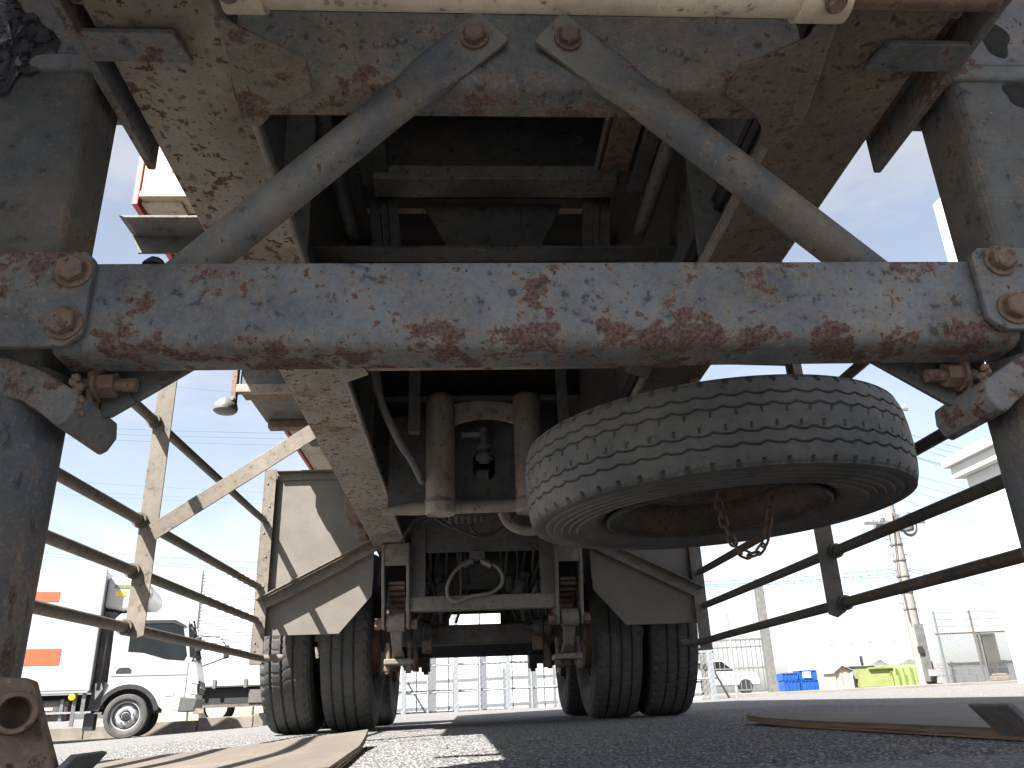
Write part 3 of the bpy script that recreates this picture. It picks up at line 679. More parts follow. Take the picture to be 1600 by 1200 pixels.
for s in (-1, 1):
    for xx, zz_ in ((.40, .345), (.53, .36)):
        b = MB(); b.cyl((s*xx, 6.35, zz_), (s*xx, 6.35, .50), .018, 8); b.tube([(s*xx, 6.35, zz_+.02), (s*xx, 6.35, zz_+.055)], .034, 6); part(b, 'clamp_bolt', 'dark')
    b = MB(); b.box(min(s*.37, s*.57), max(s*.37, s*.57), 6.28, 6.44, .40, .47); part(b, 'clamp_plate', 'dark', bevel=.008)
    # air lines, lagged bundles and clips between the frame and the axle
    rg = random.Random(11 if s > 0 else 5)
    for q in range(6):
        xa = s*(.10+.05*q); hose([(xa, 4.56+.05*rg.random(), .93+.1*rg.random()), (xa+.04*(rg.random()-.5), 4.75, .86-.06*rg.random()), (xa+.08*(rg.random()-.5), 4.95, .70+.1*rg.random()), (s*(.16+.05*q), 5.12, .60+.03*rg.random())], .007+.004*rg.random(), ('black', 'web', 'dark')[q % 3], 'air_line')
    for q in range(3):
        b = MB(); xa = s*(.16+.11*q); b.box(xa-.02, xa+.02, 4.80+.1*q, 4.84+.1*q, .74, .83); part(b, 'line_clip', 'dark', bevel=.006)
    b = MB(); b.lathe([(0, 0), (.035, .004), (.045, .02), (.045, .08), (.03, .09), (.03, .14), (0, .15)], (s*.21, 4.72, .70), (s*.3, .2, 1), 14, closed=False); part(b, 'relay_valve', 'dark', smooth=True)
    b = MB(); b.bar((s*.47, 5.55, .62), (s*.47, 6.15, .58), .08, .07); part(b, 'equaliser', 'dark', bevel=.01)

b = MB(); b.box(-.60, .60, 7.2, 7.22, .86, 1.79); part(b, 'rear_dark_backing', 'dark')  # added dark sheet, stands in for the shade behind the axles
for x0, x1 in ((-.60, -.24), (.20, .60)):
    b = MB(); b.box(x0, x1, 7.17, 7.19, .60, .95); part(b, 'side_dark_backing', 'dark')  # dark sheets added in place of shade either side of the bright slit
b = MB(); b.box(-.50, .50, 5.75, 5.77, .93, 1.79); part(b, 'crossmember', 'dark')  # plain dark sheet added for the shade behind the air tank
# ------------------------------------------------------------------ tyres
def tyre_mesh(name, Rr, wid, rim, depth, nu, nv, mat, ridge=False):
    """axis = local X; depth(u, v) carves the tread, u = arc metres, v = -1..1 across the tread"""
    hw = wid/2; tw = hw*.86
    prof = []       # (x, r, treadv or None)
    prof += [(-hw*.62, rim, None), (-hw*.72, rim+.012, None), (-hw*.78, rim+.02, None), (-hw*.86, rim+.05, None), (-hw*.97, rim+(Rr-rim)*.35, None), (-hw, rim+(Rr-rim)*.52, None), (-hw*.985, rim+(Rr-rim)*.66, None), (-hw*.965, rim+(Rr-rim)*.70, None), (-hw*.968, rim+(Rr-rim)*.72, None), (-hw*.945, rim+(Rr-rim)*.82, None), (-hw*.948, rim+(Rr-rim)*.835, None), (-hw*.915, Rr-.036, None), (-hw*.90, Rr-.022, None)]
    n0 = len(prof); mid = []
    for i in range(nv+1):
        v = -1+2*i/nv; mid.append((tw*v, Rr-.0085*v*v-.006*abs(v)**8, v))
    if ridge:
        side = [(-hw*.62, rim), (-hw*.72, rim+.010), (-hw*.80, rim+.02), (-hw*.90, rim+.05), (-hw*.97, rim+.078), (-hw*.985, rim+.084)]
        for q in range(5):
            r0 = rim+.088+q*.0215; e = hw*(1.0-.012*q-.012*max(0, q-2)**1.5); side += [(-e-.0005, r0), (-e+.0035, r0+.003), (-e+.002, r0+.0195)]
        prof = [(x, r, None) for x, r in side if r < Rr-.03]+[(-hw*.915, Rr-.026, None), (-hw*.89, Rr-.014, None)]
    prof = prof+mid+[(-x, r, None) for x, r, _ in prof[::-1]]
    K = len(prof); verts = []; faces = []; circ = 2*math.pi*Rr
    for i in range(nu):
        th = 2*math.pi*i/nu; u = circ*i/nu; c, s_ = math.cos(th), math.sin(th)
        for x, r, v in prof:
            if v is not None: r -= depth(u, v, circ)
            verts.append((x, r*c, r*s_))
    for i in range(nu):
        j = (i+1) % nu
        for k in range(K-1): faces.append((i*K+k, i*K+k+1, j*K+k+1, j*K+k))
    me = bpy.data.meshes.new(name); me.from_pydata(verts, [], faces); me.update()
    me.materials.append(mat); me.polygons.foreach_set('use_smooth', [True]*len(me.polygons))
    try: me.set_sharp_from_angle(angle=R(45))
    except Exception: pass
    return me
def sst(a, b, x):
    t = max(0, min(1, (x-a)/(b-a))); return t*t*(3-2*t)
def road_depth(u, v, circ):
    d = 0; pit = circ/52
    for g in (-.56, -.06, .44):
        c = g+.022*math.sin(2*math.pi*u/pit*2)
        d = max(d, .013*(1-sst(.028, .055, abs(v-c))))
    ph = (u/pit+.55*v+.12*math.sin(v*7)) % 1.0
    if abs(v) < .84: d = max(d, .0035*(1-sst(.03, .07, min(ph, 1-ph))))
    ph2 = (u/pit) % 1.0
    if abs(v) > .86: d = max(d, .008*(1-sst(.10, .2, abs(ph2-.5))))
    return d
def spare_depth(u, v, circ):
    d = 0; N = 58; pit = circ/N; w_ = u/pit
    def tri(p): p = p % 1.0; return (abs(p-.5)*4-1)
    for g, sg in ((-.60, 1), (-.31, 1), (.27, -1), (.56, -1)):
        c = g+.030*math.sin(2*math.pi*w_)*sg + .008*math.sin(4*math.pi*w_+1)
        d = max(d, .0085*(1-sst(.010, .028, abs(v-c))))
    ph = w_ % 1.0
    # thin sipes tying each pair of grooves
    if -.60 < v < -.31 or .27 < v < .56: d = max(d, .0012*(1-sst(.01, .04, abs(ph-.30))))
    if -.24 < v < -.12: d = max(d, .006*(1-sst(.02, .06, abs(ph-.30-.25*(v+.18)))))
    if .07 < v < .20: d = max(d, .007*(1-sst(.02, .05, abs(ph-.80-.25*(v-.13)))))
    if abs(v) > .88: d = max(d, .010*(1-sst(.05, .05+.9*(abs(v)-.86), abs(ph-.5))))
    if abs(v) > .955:
        p5 = (w_*7) % 1.0; d = max(d, .003*(1-sst(.15, .3, abs(p5-.5))))
    return d
tm = tyre_mesh('tyre', .52, .285, .285, road_depth, 416, 66, M['tyre'])

def wheel_disc():
    b = MB()
    b.lathe([(.287, -.105), (.297, -.105), (.300, -.10), (.286, -.088), (.268, -.07), (.262, 0), (.268, .07), (.286, .088), (.300, .10), (.297, .105), (.287, .105)], (0, 0, 0), (1, 0, 0), 40, closed=False)
    b.lathe([(.264, .03), (.24, .055), (.20, .085), (.15, .10), (.11, .10), (.105, .02)], (0, 0, 0), (1, 0, 0), 40, closed=False)
    b.lathe([(.105, .02), (.20, .07), (.24, .045), (.264, .02)], (0, 0, 0), (1, 0, 0), 40, closed=False)
    for k in range(10):
        t = 2*math.pi*k/10; y, z = .167*math.cos(t), .167*math.sin(t)
        b.tube([(.095, y, z), (.125, y, z)], .016, 6)
    return b
wd = None
wheels = []
def put_wheel(x, y, z, flip, rot):
    global wd
    if wd is None:
        wd = wheel_disc().build('wheel', 'rim', None, smooth=True); mesh = wd.data; o = wd
    else:
        o = bpy.data.objects.new('wheel', wd.data); col.objects.link(o)
    o.location = (x, y, z); o.rotation_euler = (rot, 0, math.pi if flip else 0)
    setp(o, T)
    t = bpy.data.objects.new('tyre', tm); col.objects.link(t); t.parent = o
    return o
for y in (5.2, 6.5):
    for i, x in enumerate((-1.105, -.775, .770, 1.095)):
        put_wheel(x, y, .519+gz(x), x > 0, .37*i+y)
for s in (-1, 1):
    for y in (5.2, 6.5):
        b = MB(); b.lathe([(.08, -.05), (.20, -.05), (.215, -.04), (.215, .13), (.20, .14), (.08, .14)], (s*.66, y, .525), (s, 0, 0), 30, closed=False); part(b, 'brake_drum', 'rust', smooth=True)

# ------------------------------------------------------------------ mudflaps, posts, side guards
for s in (-1, 1):
    zt = 1.405 if s < 0 else 1.40
    b = MB()
    xi = .605
    prof = [(1.205, zt), (xi, zt), (xi, .83 if s < 0 else .80), (xi+.005, .70), (.78, .505), (1.205, .505)]
    b.prism([(s*x, 4.515, z) for x, z in prof], (0, .012, 0)); fl = part(b, 'mudflap', 'flap', bevel=.002)
    # angle post: one leg faces forward, the other outward
    b = MB(); b.box(*sorted((s*1.165, s*1.225)), 4.480, 4.487, .372, zt+.01); b.box(*sorted((s*1.225, s*1.232)), 4.480, 4.545, .372, zt+.01); b.box(*sorted((s*1.165, s*1.232)), 4.47, 4.53, .362, .371); po = part(b, 'mudflap_post', 'guard', bevel=.001)
    for z in (.43, .47, .56, .68, .76, .92, 1.05, 1.2, 1.33):
        b = MB(); b.lathe([(0, .005), (.005, .004), (.007, 0)], (s*(1.19+.02*((int(z*100)) % 2)), 4.480, z), (0, -1, 0), 8, closed=False); part(b, 'rivet', 'galv', po, smooth=True)
    # diagonal stiffening angle
    p, q = Vector((s*1.215, 4.478, .655)), Vector((s*.60, 4.478, .965))
    b = MB(); b.bar(p+Vector((0, -.026, .03)), q+Vector((0, -.026, .03)), .052, .006); b.bar(p+Vector((0, .006, 0)), q+Vector((0, .006, 0)), .006, .062); dg = part(b, 'diagonal_angle', 'guard', bevel=.001)
    for t in (.22, .5, .82):
        b = MB(); c = p.lerp(q, t)+Vector((0, .002, .012)); b.lathe([(0, .008), (.007, .006), (.009, 0)], c, (0, -1, 0), 8, closed=False); part(b, 'rivet', 'galv', dg, smooth=True)
    # top angle
    b = MB(); b.box(*sorted((s*.62, s*1.165)), 4.470, 4.512, zt-.006, zt); b.box(*sorted((s*.62, s*1.165)), 4.506, 4.512, zt-.05, zt-.007); part(b, 'top_angle', 'guard', bevel=.001)
    # guard: longitudinal bars
    zs = (1.12, .757, .585, .403) if s < 0 else (1.13, .775, .592, .413)
    for k, z in enumerate(zs):
        b = MB(); y0 = .80; y1 = 4.47
        pts = [(s*1.215, y0, z), (s*1.215, 1.5, z), (s*1.215, 3.2, z), (s*1.215, 4.25, z)]
        if k == 3: pts += [(s*1.205, 4.36, z-.004), (s*1.16, 4.46, z-.012), (s*1.06, 4.475, z-.012)]
        else: pts += [(s*1.212, y1, z)]
        b.tube(pts, .0178, 12); part(b, 'guard_bar', 'guardtube', smooth=True)
    # guard post
    yp = 2.80; xg = s*1.195; zb = .365
    b = MB(); b.prism([(xg-.0+s*.022, yp, zb+.02), (xg-s*.012, yp, zb), (xg-s*.042, yp, zb+.012), (xg-s*.042, yp, 1.86), (xg+s*.022, yp, 1.86)], (0, -.006, 0))
    b.box(*sorted((xg+s*.018, xg+s*.024)), yp, yp+.045, zb+.02, 1.86); gp = part(b, 'guard_post', 'guard', bevel=.001)
    for z in zs:
        b = MB(); b.lathe([(.0195, 0), (.026, 0), (.026, .05), (.0195, .05)], (s*1.215, yp-.022, z), (0, 1, 0), 12, closed=False); part(b, 'collar', 'guardtube', gp, smooth=True)
    # diagonal tie from post up to the rail
    b = MB(); p = Vector((xg-s*.03, yp-.012, .715)); q = Vector((s*.635, yp-.012, 1.075)); b.bar(p, q, .006, .058, (0, 0, 1)); part(b, 'diagonal_tie', 'guard', gp, bevel=.001)
    b = MB(); b.box(*sorted((s*.605, s*.66)), yp-.008, yp+.05, 1.03, 1.20); part(b, 'rail_cleat', 'leg', gp, bevel=.002)

# brackets outside the left rail just ahead of the flap
b = MB(); b.box(-.70, -.605, 4.0, 4.25, 1.03, 1.16); part(b, 'bump_bracket', 'rust', bevel=.004)
b = MB(); b.box(-.66, -.61, 4.18, 4.3, .955, 1.03); part(b, 'bump_bracket', 'rust', bevel=.004)
# pale bracket on the right above the spare wheel
for p, q in (((1118, 560), (1238, 563)), ((1238, 563), (1243, 590))):
    b = MB(); b.bar(at(*p, Y=2.75), at(*q, Y=2.75), .05, .03); part(b, 'spare_bracket', 'guard', bevel=.003)

# ---- load body above the rails
def bodypart(x0, x1, y0, y1, z0, z1, name, mat, parent=None, bev=.003):
    b = MB(); b.box(x0, x1, y0, y1, z0, z1); return part(b, name, mat, parent, bevel=bev)
fl = bodypart(-1.11, 1.02, 2.56, 9.0, 1.875, 1.90, 'body_floor', 'floor', bev=0)
for s in (-1, 1):
    hw_ = .09 if s > 0 else 0
    bodypart(*sorted((s*(1.115-hw_), s*(1.26-hw_))), 2.52, 9.0, 1.86, 1.89, 'side_sill', 'cream', fl)
    bodypart(*sorted((s*(1.263-hw_), s*(1.285-hw_))), 2.50, 9.0, 1.845, 2.10, 'side_rave', 'red', fl)
    bodypart(*sorted((s*(1.26-hw_), s*(1.275-hw_))), 2.52, 9.0, 2.103, 4.05, 'side_wall', 'red', fl)
bodypart(-1.258, 1.168, 2.50, 2.55, 1.90, 2.085, 'front_sill', 'cream', fl)
bodypart(-1.258, 1.168, 2.49, 2.60, 1.872, 1.897, 'sill_lip', 'cream', fl)
bodypart(-1.258, 1.168, 2.52, 2.55, 2.088, 4.05, 'front_wall', 'red', fl)
bodypart(-1.27, 1.18, 2.50, 9.0, 4.055, 4.09, 'roof', 'red', fl)
yy = 2.85
while yy < 9:
    bodypart(-1.03, 1.03, yy, yy+.05, 1.79, 1.872, 'cross_bearer', 'dark', fl); yy += .48
bodypart(-.505, .505, -.3, 2.48, 1.816, 1.85, 'inner_floor', 'floor', fl, 0)
bodypart(-.505, .505, 2.0, 2.012, 1.62, 1.815, 'inner_bulkhead', 'dark', fl, 0)
# unseen deck, bearers and risers added above to shade the landing gear
dk = bodypart(-1.2, 1.2, -1.0, 2.46, 2.26, 2.32, 'shade_deck', 'floor', bev=.01)
for yy in (-.9, -.2, .6, 1.4, 2.2):
    bodypart(-1.15, 1.15, yy, yy+.06, 2.16, 2.257, 'cross_bearer', 'dark', dk)
for s in (-1, 1):
    bodypart(*sorted((s*.44, s*.6)), -.95, 2.44, 1.82, 2.157, 'shade_deck_riser', 'dark', dk)
# unseen box and panel, added to keep direct sun off the left leg
lk = bodypart(-1.23, -.87, .22, .74, .42, 2.10, 'sun_blocker', 'leg', bev=.01)
bodypart(-1.245, -1.232, .26, .70, .48, 2.04, 'sun_blocker_panel', 'leg', lk)
# raised box step on the left with its lamp
bx_ = bodypart(-1.19, -.63, 3.70, 4.27, 1.62, 1.86, 'battery_box', 'leg', bev=.004)
bodypart(-1.20, -.62, 3.675, 3.715, 1.575, 1.617, 'box_angle', 'grime', bx_)
bodypart(-1.20, -.62, 3.72, 3.86, 1.60, 1.617, 'box_strap', 'rust', bx_)
bodypart(-1.17, -.62, 4.21, 4.28, 1.575, 1.617, 'box_angle', 'rust', bx_)
b = MB(); b.box(-1.225, -1.20, 3.68, 3.72, 1.50, 1.72); br = part(b, 'lamp_bracket', 'rust', bevel=.002)
b = MB(); b.lathe([(0, 0), (.045, .003), (.056, .012), (.058, .026), (.054, .045), (.03, .07), (0, .072)], (-1.248, 3.70, 1.475), (0, 0, 1), 24, closed=False); part(b, 'marker_lamp', 'galv', br, smooth=True)
b = MB(); b.bolt((-1.212, 3.678, 1.54), (0, -1, 0), .012, .012); part(b, 'bolt', 'galv', br)

# ------------------------------------------------------------------ spare wheel and chain
sm = tyre_mesh('tyre', .522, .236, .30, spare_depth, 920, 120, M['spare'], True)
SW = thing('spare_wheel', (.594, 2.15, .697), 'worn grey spare wheel slung flat under the right chassis rail', 'spare wheel')
SW.rotation_euler = (0, R(-2.2), 0)
t = bpy.data.objects.new('tyre', sm); col.objects.link(t); t.parent = SW; t.rotation_euler = (0, R(90), .4)
b = MB()
b.lathe([(.300, -.105), (.306, -.103), (.306, -.095), (.292, -.085), (.275, -.06), (.268, -.03), (.268, .05), (.285, .09), (.30, .10)], (0, 0, 0), (0, 0, 1), 56, closed=False)
b.lathe([(.268, .018), (.24, .0), (.20, -.03), (.165, -.035), (.14, -.035), (.14, .02)], (0, 0, 0), (0, 0, 1), 56, closed=False)
rm = b.build('rim', 'rim', None, smooth=True); rm.parent = SW
b = MB(); b.cyl((-.30, 0, .055), (.30, 0, .055), .02, 10); b.box(-.16, .16, -.04, .04, .06, .09); o = b.build('carrier_bar', 'dark', None); o.parent = SW
b = MB(); b.cyl((0, 0, .09), (0, 0, .36), .016, 10); o = b.build('carrier_screw', 'rust', None); o.parent = SW

CH = thing('chain', tuple(at(1165, 872, Y=2.03)), 'rusty link chain dangling in a loop from the spare wheel', 'chain')
path = [at(x, y, Y=2.03) for x, y in ((1122, 765), (1121, 778), (1126, 800), (1133, 822), (1143, 843), (1153, 860), (1166, 869), (1180, 868), (1192, 856), (1198, 838), (1201, 812), (1204, 790), (1206, 762))]
dense = []
for a, c in zip(path[:-1], path[1:]):
    for k in range(20): dense.append(a.lerp(c, k/20))
pitch = .0245; pts = [dense[0]]; acc = 0
for a, c in zip(dense[:-1], dense[1:]):
    acc += (c-a).length
    if acc >= pitch: pts.append(c); acc = 0
lk = MB(); ring = []
for k in range(16):
    t_ = 2*math.pi*k/16; ring.append((.0095*math.cos(t_), .0, .010*(1 if math.sin(t_) > 0.01 else -1 if math.sin(t_) < -.01 else 0)*.62+.0105*math.sin(t_)))
lk.tube(ring, .0036, 6, closed=True)
lmesh = None
for i, (a, c) in enumerate(zip(pts[:-1], pts[1:])):
    if lmesh is None: o = lk.build('link', 'rust', None, smooth=True); lmesh = o.data
    else: o = bpy.data.objects.new('link', lmesh); col.objects.link(o)
    d = (c-a).normalized(); qd = d.to_track_quat('Z', 'Y')
    o.matrix_world = Matrix.Translation((a+c)/2) @ (qd.to_matrix().to_4x4() @ Matrix.Rotation(R(90)*(i % 2)+.5, 4, 'Z'))
    o.matrix_basis = o.matrix_world
    setp(o, CH)

# ------------------------------------------------------------------ boards under the feet
def board(corners, th, label, layers, curl=0, lay=None):
    """plywood sheet built of veneer layers; corners run round its outline on the ground"""
    c = [Vector(p) for p in corners]; ctr = sum(c, Vector())/len(c)
    root = thing('plywood_board', (ctr.x, ctr.y, gz(ctr.x)), label, 'board', 'boards under the landing feet')
    N = 26
    def pt(u, v, z):
        p = (c[0]*(1-u)+c[1]*u)*(1-v)+(c[3]*(1-u)+c[2]*u)*v
        e = curl(u, v) if curl else 0
        return (p.x, p.y, gz(p.x)+z+e)
    for L in range(layers):
        z0 = .003+th*L/layers; z1 = .003+th*(L+1)/layers-.0006
        vs_ = []; fs_ = []; rnd = random.Random(L*7+int(ctr.x*10))
        ins = [[.0035*rnd.random()*(1 if L % 2 else .35)+(.006 if L % 2 else 0)*rnd.random()**2 for _ in range(4*N)] for _ in range(1)][0]
        for zz in (z0, z1):
            for j in range(N+1):
                for i in range(N+1):
                    u, v = i/N, j/N; k_ = (i+j*3) % (4*N)
                    du = ins[k_] if i == 0 else -ins[k_] if i == N else 0
                    dv = ins[k_] if j == 0 else -ins[k_] if j == N else 0
                    vs_.append(pt(u+du, v+dv, zz))
        S = (N+1)**2
        for j in range(N):
            for i in range(N):
                a = j*(N+1)+i; fs_.append((a+S, a+1+S, a+N+2+S, a+N+1+S)); fs_.append((a, a+N+1, a+N+2, a+1))
        edge = [i for i in range(N+1)]+[j*(N+1)+N for j in range(1, N+1)]+[N*(N+1)+i for i in range(N-1, -1, -1)]+[j*(N+1) for j in range(N-1, 0, -1)]
        for a, b2 in zip(edge, edge[1:]+edge[:1]): fs_.append((a, b2, b2+S, a+S))
        b = MB(); b.add(vs_, fs_)
        o = b.build('veneer', 'wood' if L == layers-1 else 'woode', None); setp(o, root)
        if L == layers-1: o.name = 'top_veneer'
    return root
board([(.985, 1.05, 0), (.935, 3.16, 0), (2.35, 3.75, 0), (2.40, 1.35, 0)][0:1]+[(2.40, 1.20, 0), (2.35, 3.95, 0), (.925, 3.14, 0)], .0215, 'grey weathered plywood board with splintered edge on the right of the asphalt', 5,
      curl=lambda u, v: .010*max(0, v-.75)**2*16*(1-u)**3)
A = at(575, 1157, Z=.03); Bq = at(145, 1197, Z=.02)
d1 = Vector((-.30, -1.36, 0))
board([(A.x+d1.x*.05+.10, A.y-1.40, 0), (A.x, A.y, 0), (Bq.x, Bq.y, 0), (Bq.x-.10, Bq.y-1.40, 0)][0:1]+[(A.x, A.y, 0), (Bq.x-.12, Bq.y-.10, 0), (Bq.x-.05, Bq.y-1.45, 0)], .020, 'sunlit tan plywood board with upturned corner left of the asphalt centre', 5,
      curl=lambda u, v: .030*max(0, u-.6)**2*6*(1-v)**2+.012*max(0, u-.7))
# ------------------------------------------------------------------ background, left: reefer truck
TR = thing('box_truck', (0, 0, 0), 'white refrigerated box truck with orange tape strips on its side', 'truck')
def tp(mb, name, mat, parent=None, **k):
    o = mb.build(name, mat, None, **k); o.parent = parent or TR; return o
# local: x forward, y to the truck's left, z up; the side facing the camera is y = -1
YS = -.86
def arc(cx, cz, r, a0, a1, n): return [(cx+r*math.cos(R(a0+(a1-a0)*i/n)), cz+r*math.sin(R(a0+(a1-a0)*i/n))) for i in range(n+1)]
side = [(-.36, .86)]+arc(0, .36, .50, 155, 22, 12)+[(.62, .42), (.98, .42), (1.12, .62), (1.14, .95), (1.08, 1.22), (.86, 1.98), (.74, 2.08), (.2, 2.12), (-.30, 2.10), (-.38, 2.02)]
b = MB(); b.prism([(x, YS, z) for x, z in side], (0, 1.72, 0)); cab = tp(b, 'cab', 'white', bevel=.035, seg=3)
b = MB(); b.prism([(x, YS-.006, z) for x, z in [(-.10, 1.98), (.62, 1.96), (.78, 1.90), (.90, 1.36), (.86, 1.27), (.55, 1.30), (.15, 1.42), (-.10, 1.44)]], (0, .012, 0)); wn = tp(b, 'side_window', 'glass', bevel=.004)
b = MB(); b.prism([(x, YS-.016, z) for x, z in [(-.14, 1.98), (.64, 1.985), (.84, 1.88), (.80, 1.86), (.60, 1.93), (-.14, 1.92)]], (0, .012, 0)); tp(b, 'window_visor', 'black', wn)
b = MB(); b.prism([(.93, -.74, 1.98), (.86, .74, 1.98), (1.10, .74, 1.28), (1.125, -.74, 1.28)], (.03, 0, .01)); tp(b, 'windscreen', 'glass', bevel=.004)
b = MB(); b.prism([(.87, YS-.004, 1.90), (.935, YS-.004, 1.92), (1.115, YS-.004, 1.30), (.95, YS-.004, 1.33)], (0, .04, 0)); tp(b, 'windscreen_corner', 'glass')
for pts in ([(-.33, .90), (-.33, 2.04)], [(.94, 1.24), (.93, .50)], [(-.33, 1.03), (.94, 1.03)]):
    b = MB(); b.bar((pts[0][0], YS-.002, pts[0][1]), (pts[1][0], YS-.002, pts[1][1]), .008, .008); tp(b, 'door_seam', 'winw', cab)
b = MB(); b.prism([(x, YS-.004, z) for x, z in [(-.25, 1.07), (.0, 1.07), (0, 1.13), (-.05, 1.17), (-.20, 1.17), (-.25, 1.12)]], (0, .01, 0)); tp(b, 'door_handle', 'black', cab)
b = MB(); b.box(.60, .74, YS-.008, YS+.01, .68, .74); tp(b, 'side_marker', 'lampw', cab)
b = MB(); b.prism([(x, YS-.012, z) for x, z in arc(0, .36, .53, 168, 10, 14)+arc(0, .36, .455, 10, 168, 14)], (0, .06, 0)); tp(b, 'wheel_arch', 'black', cab)
b = MB(); b.prism([(x, -.56, z) for x, z in arc(0, .40, .44, 180, 0, 12)], (0, 1.1, 0)); tp(b, 'wheel_well', 'black', cab)
b = MB(); b.prism([(.84, YS-.008, .40), (1.12, YS-.008, .40), (1.16, YS-.008, .62), (.86, YS-.008, .66)], (0, 1.74, 0)); bu = tp(b, 'bumper', 'leg', bevel=.02)
b = MB(); b.box(1.10, 1.18, YS+.05, .80, .36, .46); tp(b, 'bumper_bar', 'chrome', bu, bevel=.01)
for z0, z1 in ((.86, 1.02), (.68, .83)):
    b = MB(); b.prism([(1.00, YS-.010, z1), (1.13, YS-.010, z1-.03), (1.15, YS-.010, z0), (1.02, YS-.010, z0+.02)], (0, .14, 0)); tp(b, 'headlamp', 'lens', cab, bevel=.006)
b = MB(); b.box(1.10, 1.165, YS+.14, .72, .70, .92); gr = tp(b, 'grille', 'black', cab, bevel=.008)
b = MB(); b.box(1.166, 1.18, YS+.16, .70, .79, .82); tp(b, 'grille_bar', 'chrome', gr)
for y, x in ((YS-.16, 1.02), (.86+.22, 1.42)):
    b = MB(); b.prism([(x, y, 1.66), (x+.11, y, 1.68), (x+.13, y, 1.42), (x+.02, y, 1.40)], (0, .16, 0)); mr = tp(b, 'mirror', 'black', bevel=.02)
    b = MB(); b.tube([(x+.05, y+.08, 1.66), (x-.05, y*.92, 1.80), (.9, y*.8, 1.86)], .012, 6); tp(b, 'mirror_arm', 'black', mr)
    b = MB(); b.tube([(x+.05, y+.08, 1.42), (.98, y*.82, 1.22)], .012, 6); tp(b, 'mirror_arm', 'black', mr)
# box body
b = MB(); b.box(-4.6, -.62, -.98, .98, .80, 2.86); bxo = tp(b, 'cargo_box', 'white', bevel=.02)
b = MB(); b.box(-.66, -.61, -.995, -.90, .79, 2.87); tp(b, 'corner_trim', 'alu', bxo, bevel=.008)
b = MB(); b.box(-4.6, -.64, -.993, -.95, .765, .80); tp(b, 'bottom_rail', 'alu', bxo)
for x0, x1, z0, z1 in ((-2.3, -1.33, 2.30, 2.47), (-2.2, -1.16, 1.23, 1.50)):
    b = MB(); b.box(x0, x1, -.986, -.979, z0, z1); tp(b, 'tape_strip', 'orange', bxo)
# refrigeration unit
b = MB(); b.prism([(-.61, -.80, 2.76), (-.10, -.80, 2.76), (.14, -.80, 2.62), (.20, -.80, 2.42), (.05, -.80, 2.22), (-.30, -.80, 2.16), (-.61, -.80, 2.22)], (0, 1.6, 0)); ru = tp(b, 'refrigeration_unit', 'white', bevel=.05, seg=3)
b = MB(); b.box(-.45, -.28, -.808, -.79, 2.42, 2.50); tp(b, 'unit_badge', 'yellow', ru)
b = MB(); b.box(-.48, -.10, -.806, -.79, 2.56, 2.62); tp(b, 'unit_stripe', 'tarp', ru)
b = MB(); b.box(.02, .14, -.808, -.79, 2.40, 2.48); tp(b, 'unit_vent', 'black', ru)
b = MB(); b.box(-.60, -.40, -.70, .7, .5, 2.15); tp(b, 'cab_back', 'leg')
b = MB(); b.tube([(-.50, -.86, 2.1), (-.47, -.88, 1.5), (-.50, -.88, .8)], .03, 8); tp(b, 'cable_bundle', 'black')
# chassis and side furniture
b = MB(); b.box(-4.5, .6, -.38, .38, .45, .75); ch_ = tp(b, 'chassis', 'black')
b = MB(); b.box(-1.75, -.90, -.90, -.45, .32, .66); ft_ = tp(b, 'fuel_tank', 'leg', bevel=.06, seg=3)
b = MB(); b.box(-1.30, -1.16, -.906, -.898, .50, .54); tp(b, 'tank_label', 'lampw', ft_)
for x in (-1.62, -1.05): 
    b = MB(); b.box(x, x+.05, -.915, -.44, .315, .67); tp(b, 'tank_strap', 'winw', ft_)
b = MB(); b.bar((-2.6, -.93, .45), (-.55, -.93, .45), .03, .03); tp(b, 'side_bar', 'chrome')
for x in (-.86, -.72):
    b = MB(); b.box(x, x+.06, -.95, -.90, .22 if x < -.8 else .45, .78); tp(b, 'side_bar_post', 'galv')
b = MB(); b.lathe([(0, .03), (.05, .025), (.06, 0)], (-.87, -.97, .70), (0, -1, 0), 14, closed=False); tp(b, 'marker_lamp', 'yellow')
b = MB(); b.lathe([(0, .03), (.04, .02), (.05, 0)], (-1.45, -.95, .62), (0, -1, 0), 14, closed=False); tp(b, 'reflector', 'lampw')
b = MB(); b.prism([(-.58, YS, .93), (-.42, YS, .95), (-.30, YS, .88), (-.52, YS, .45), (-.64, YS, .38)], (0, .25, 0)); mg = tp(b, 'mudguard', 'black', bevel=.01)
b = MB(); b.prism([(-.56, YS-.008, .92), (-.46, YS-.008, .93), (-.42, YS-.008, .82), (-.53, YS-.008, .64)], (0, .02, 0)); tp(b, 'mudguard_lamp', 'lampw', mg, bevel=.01)
b = MB(); b.box(-.66, -.50, YS+.01, YS+.32, .15, .42); tp(b, 'rubber_flap', 'black', mg)
tmesh = tyre_mesh('tyre', .365, .21, .235, lambda u, v, c: .008*(1-sst(.03, .06, min(abs(v-.4), abs(v+.4), abs(v)))), 72, 14, M['tyre'])
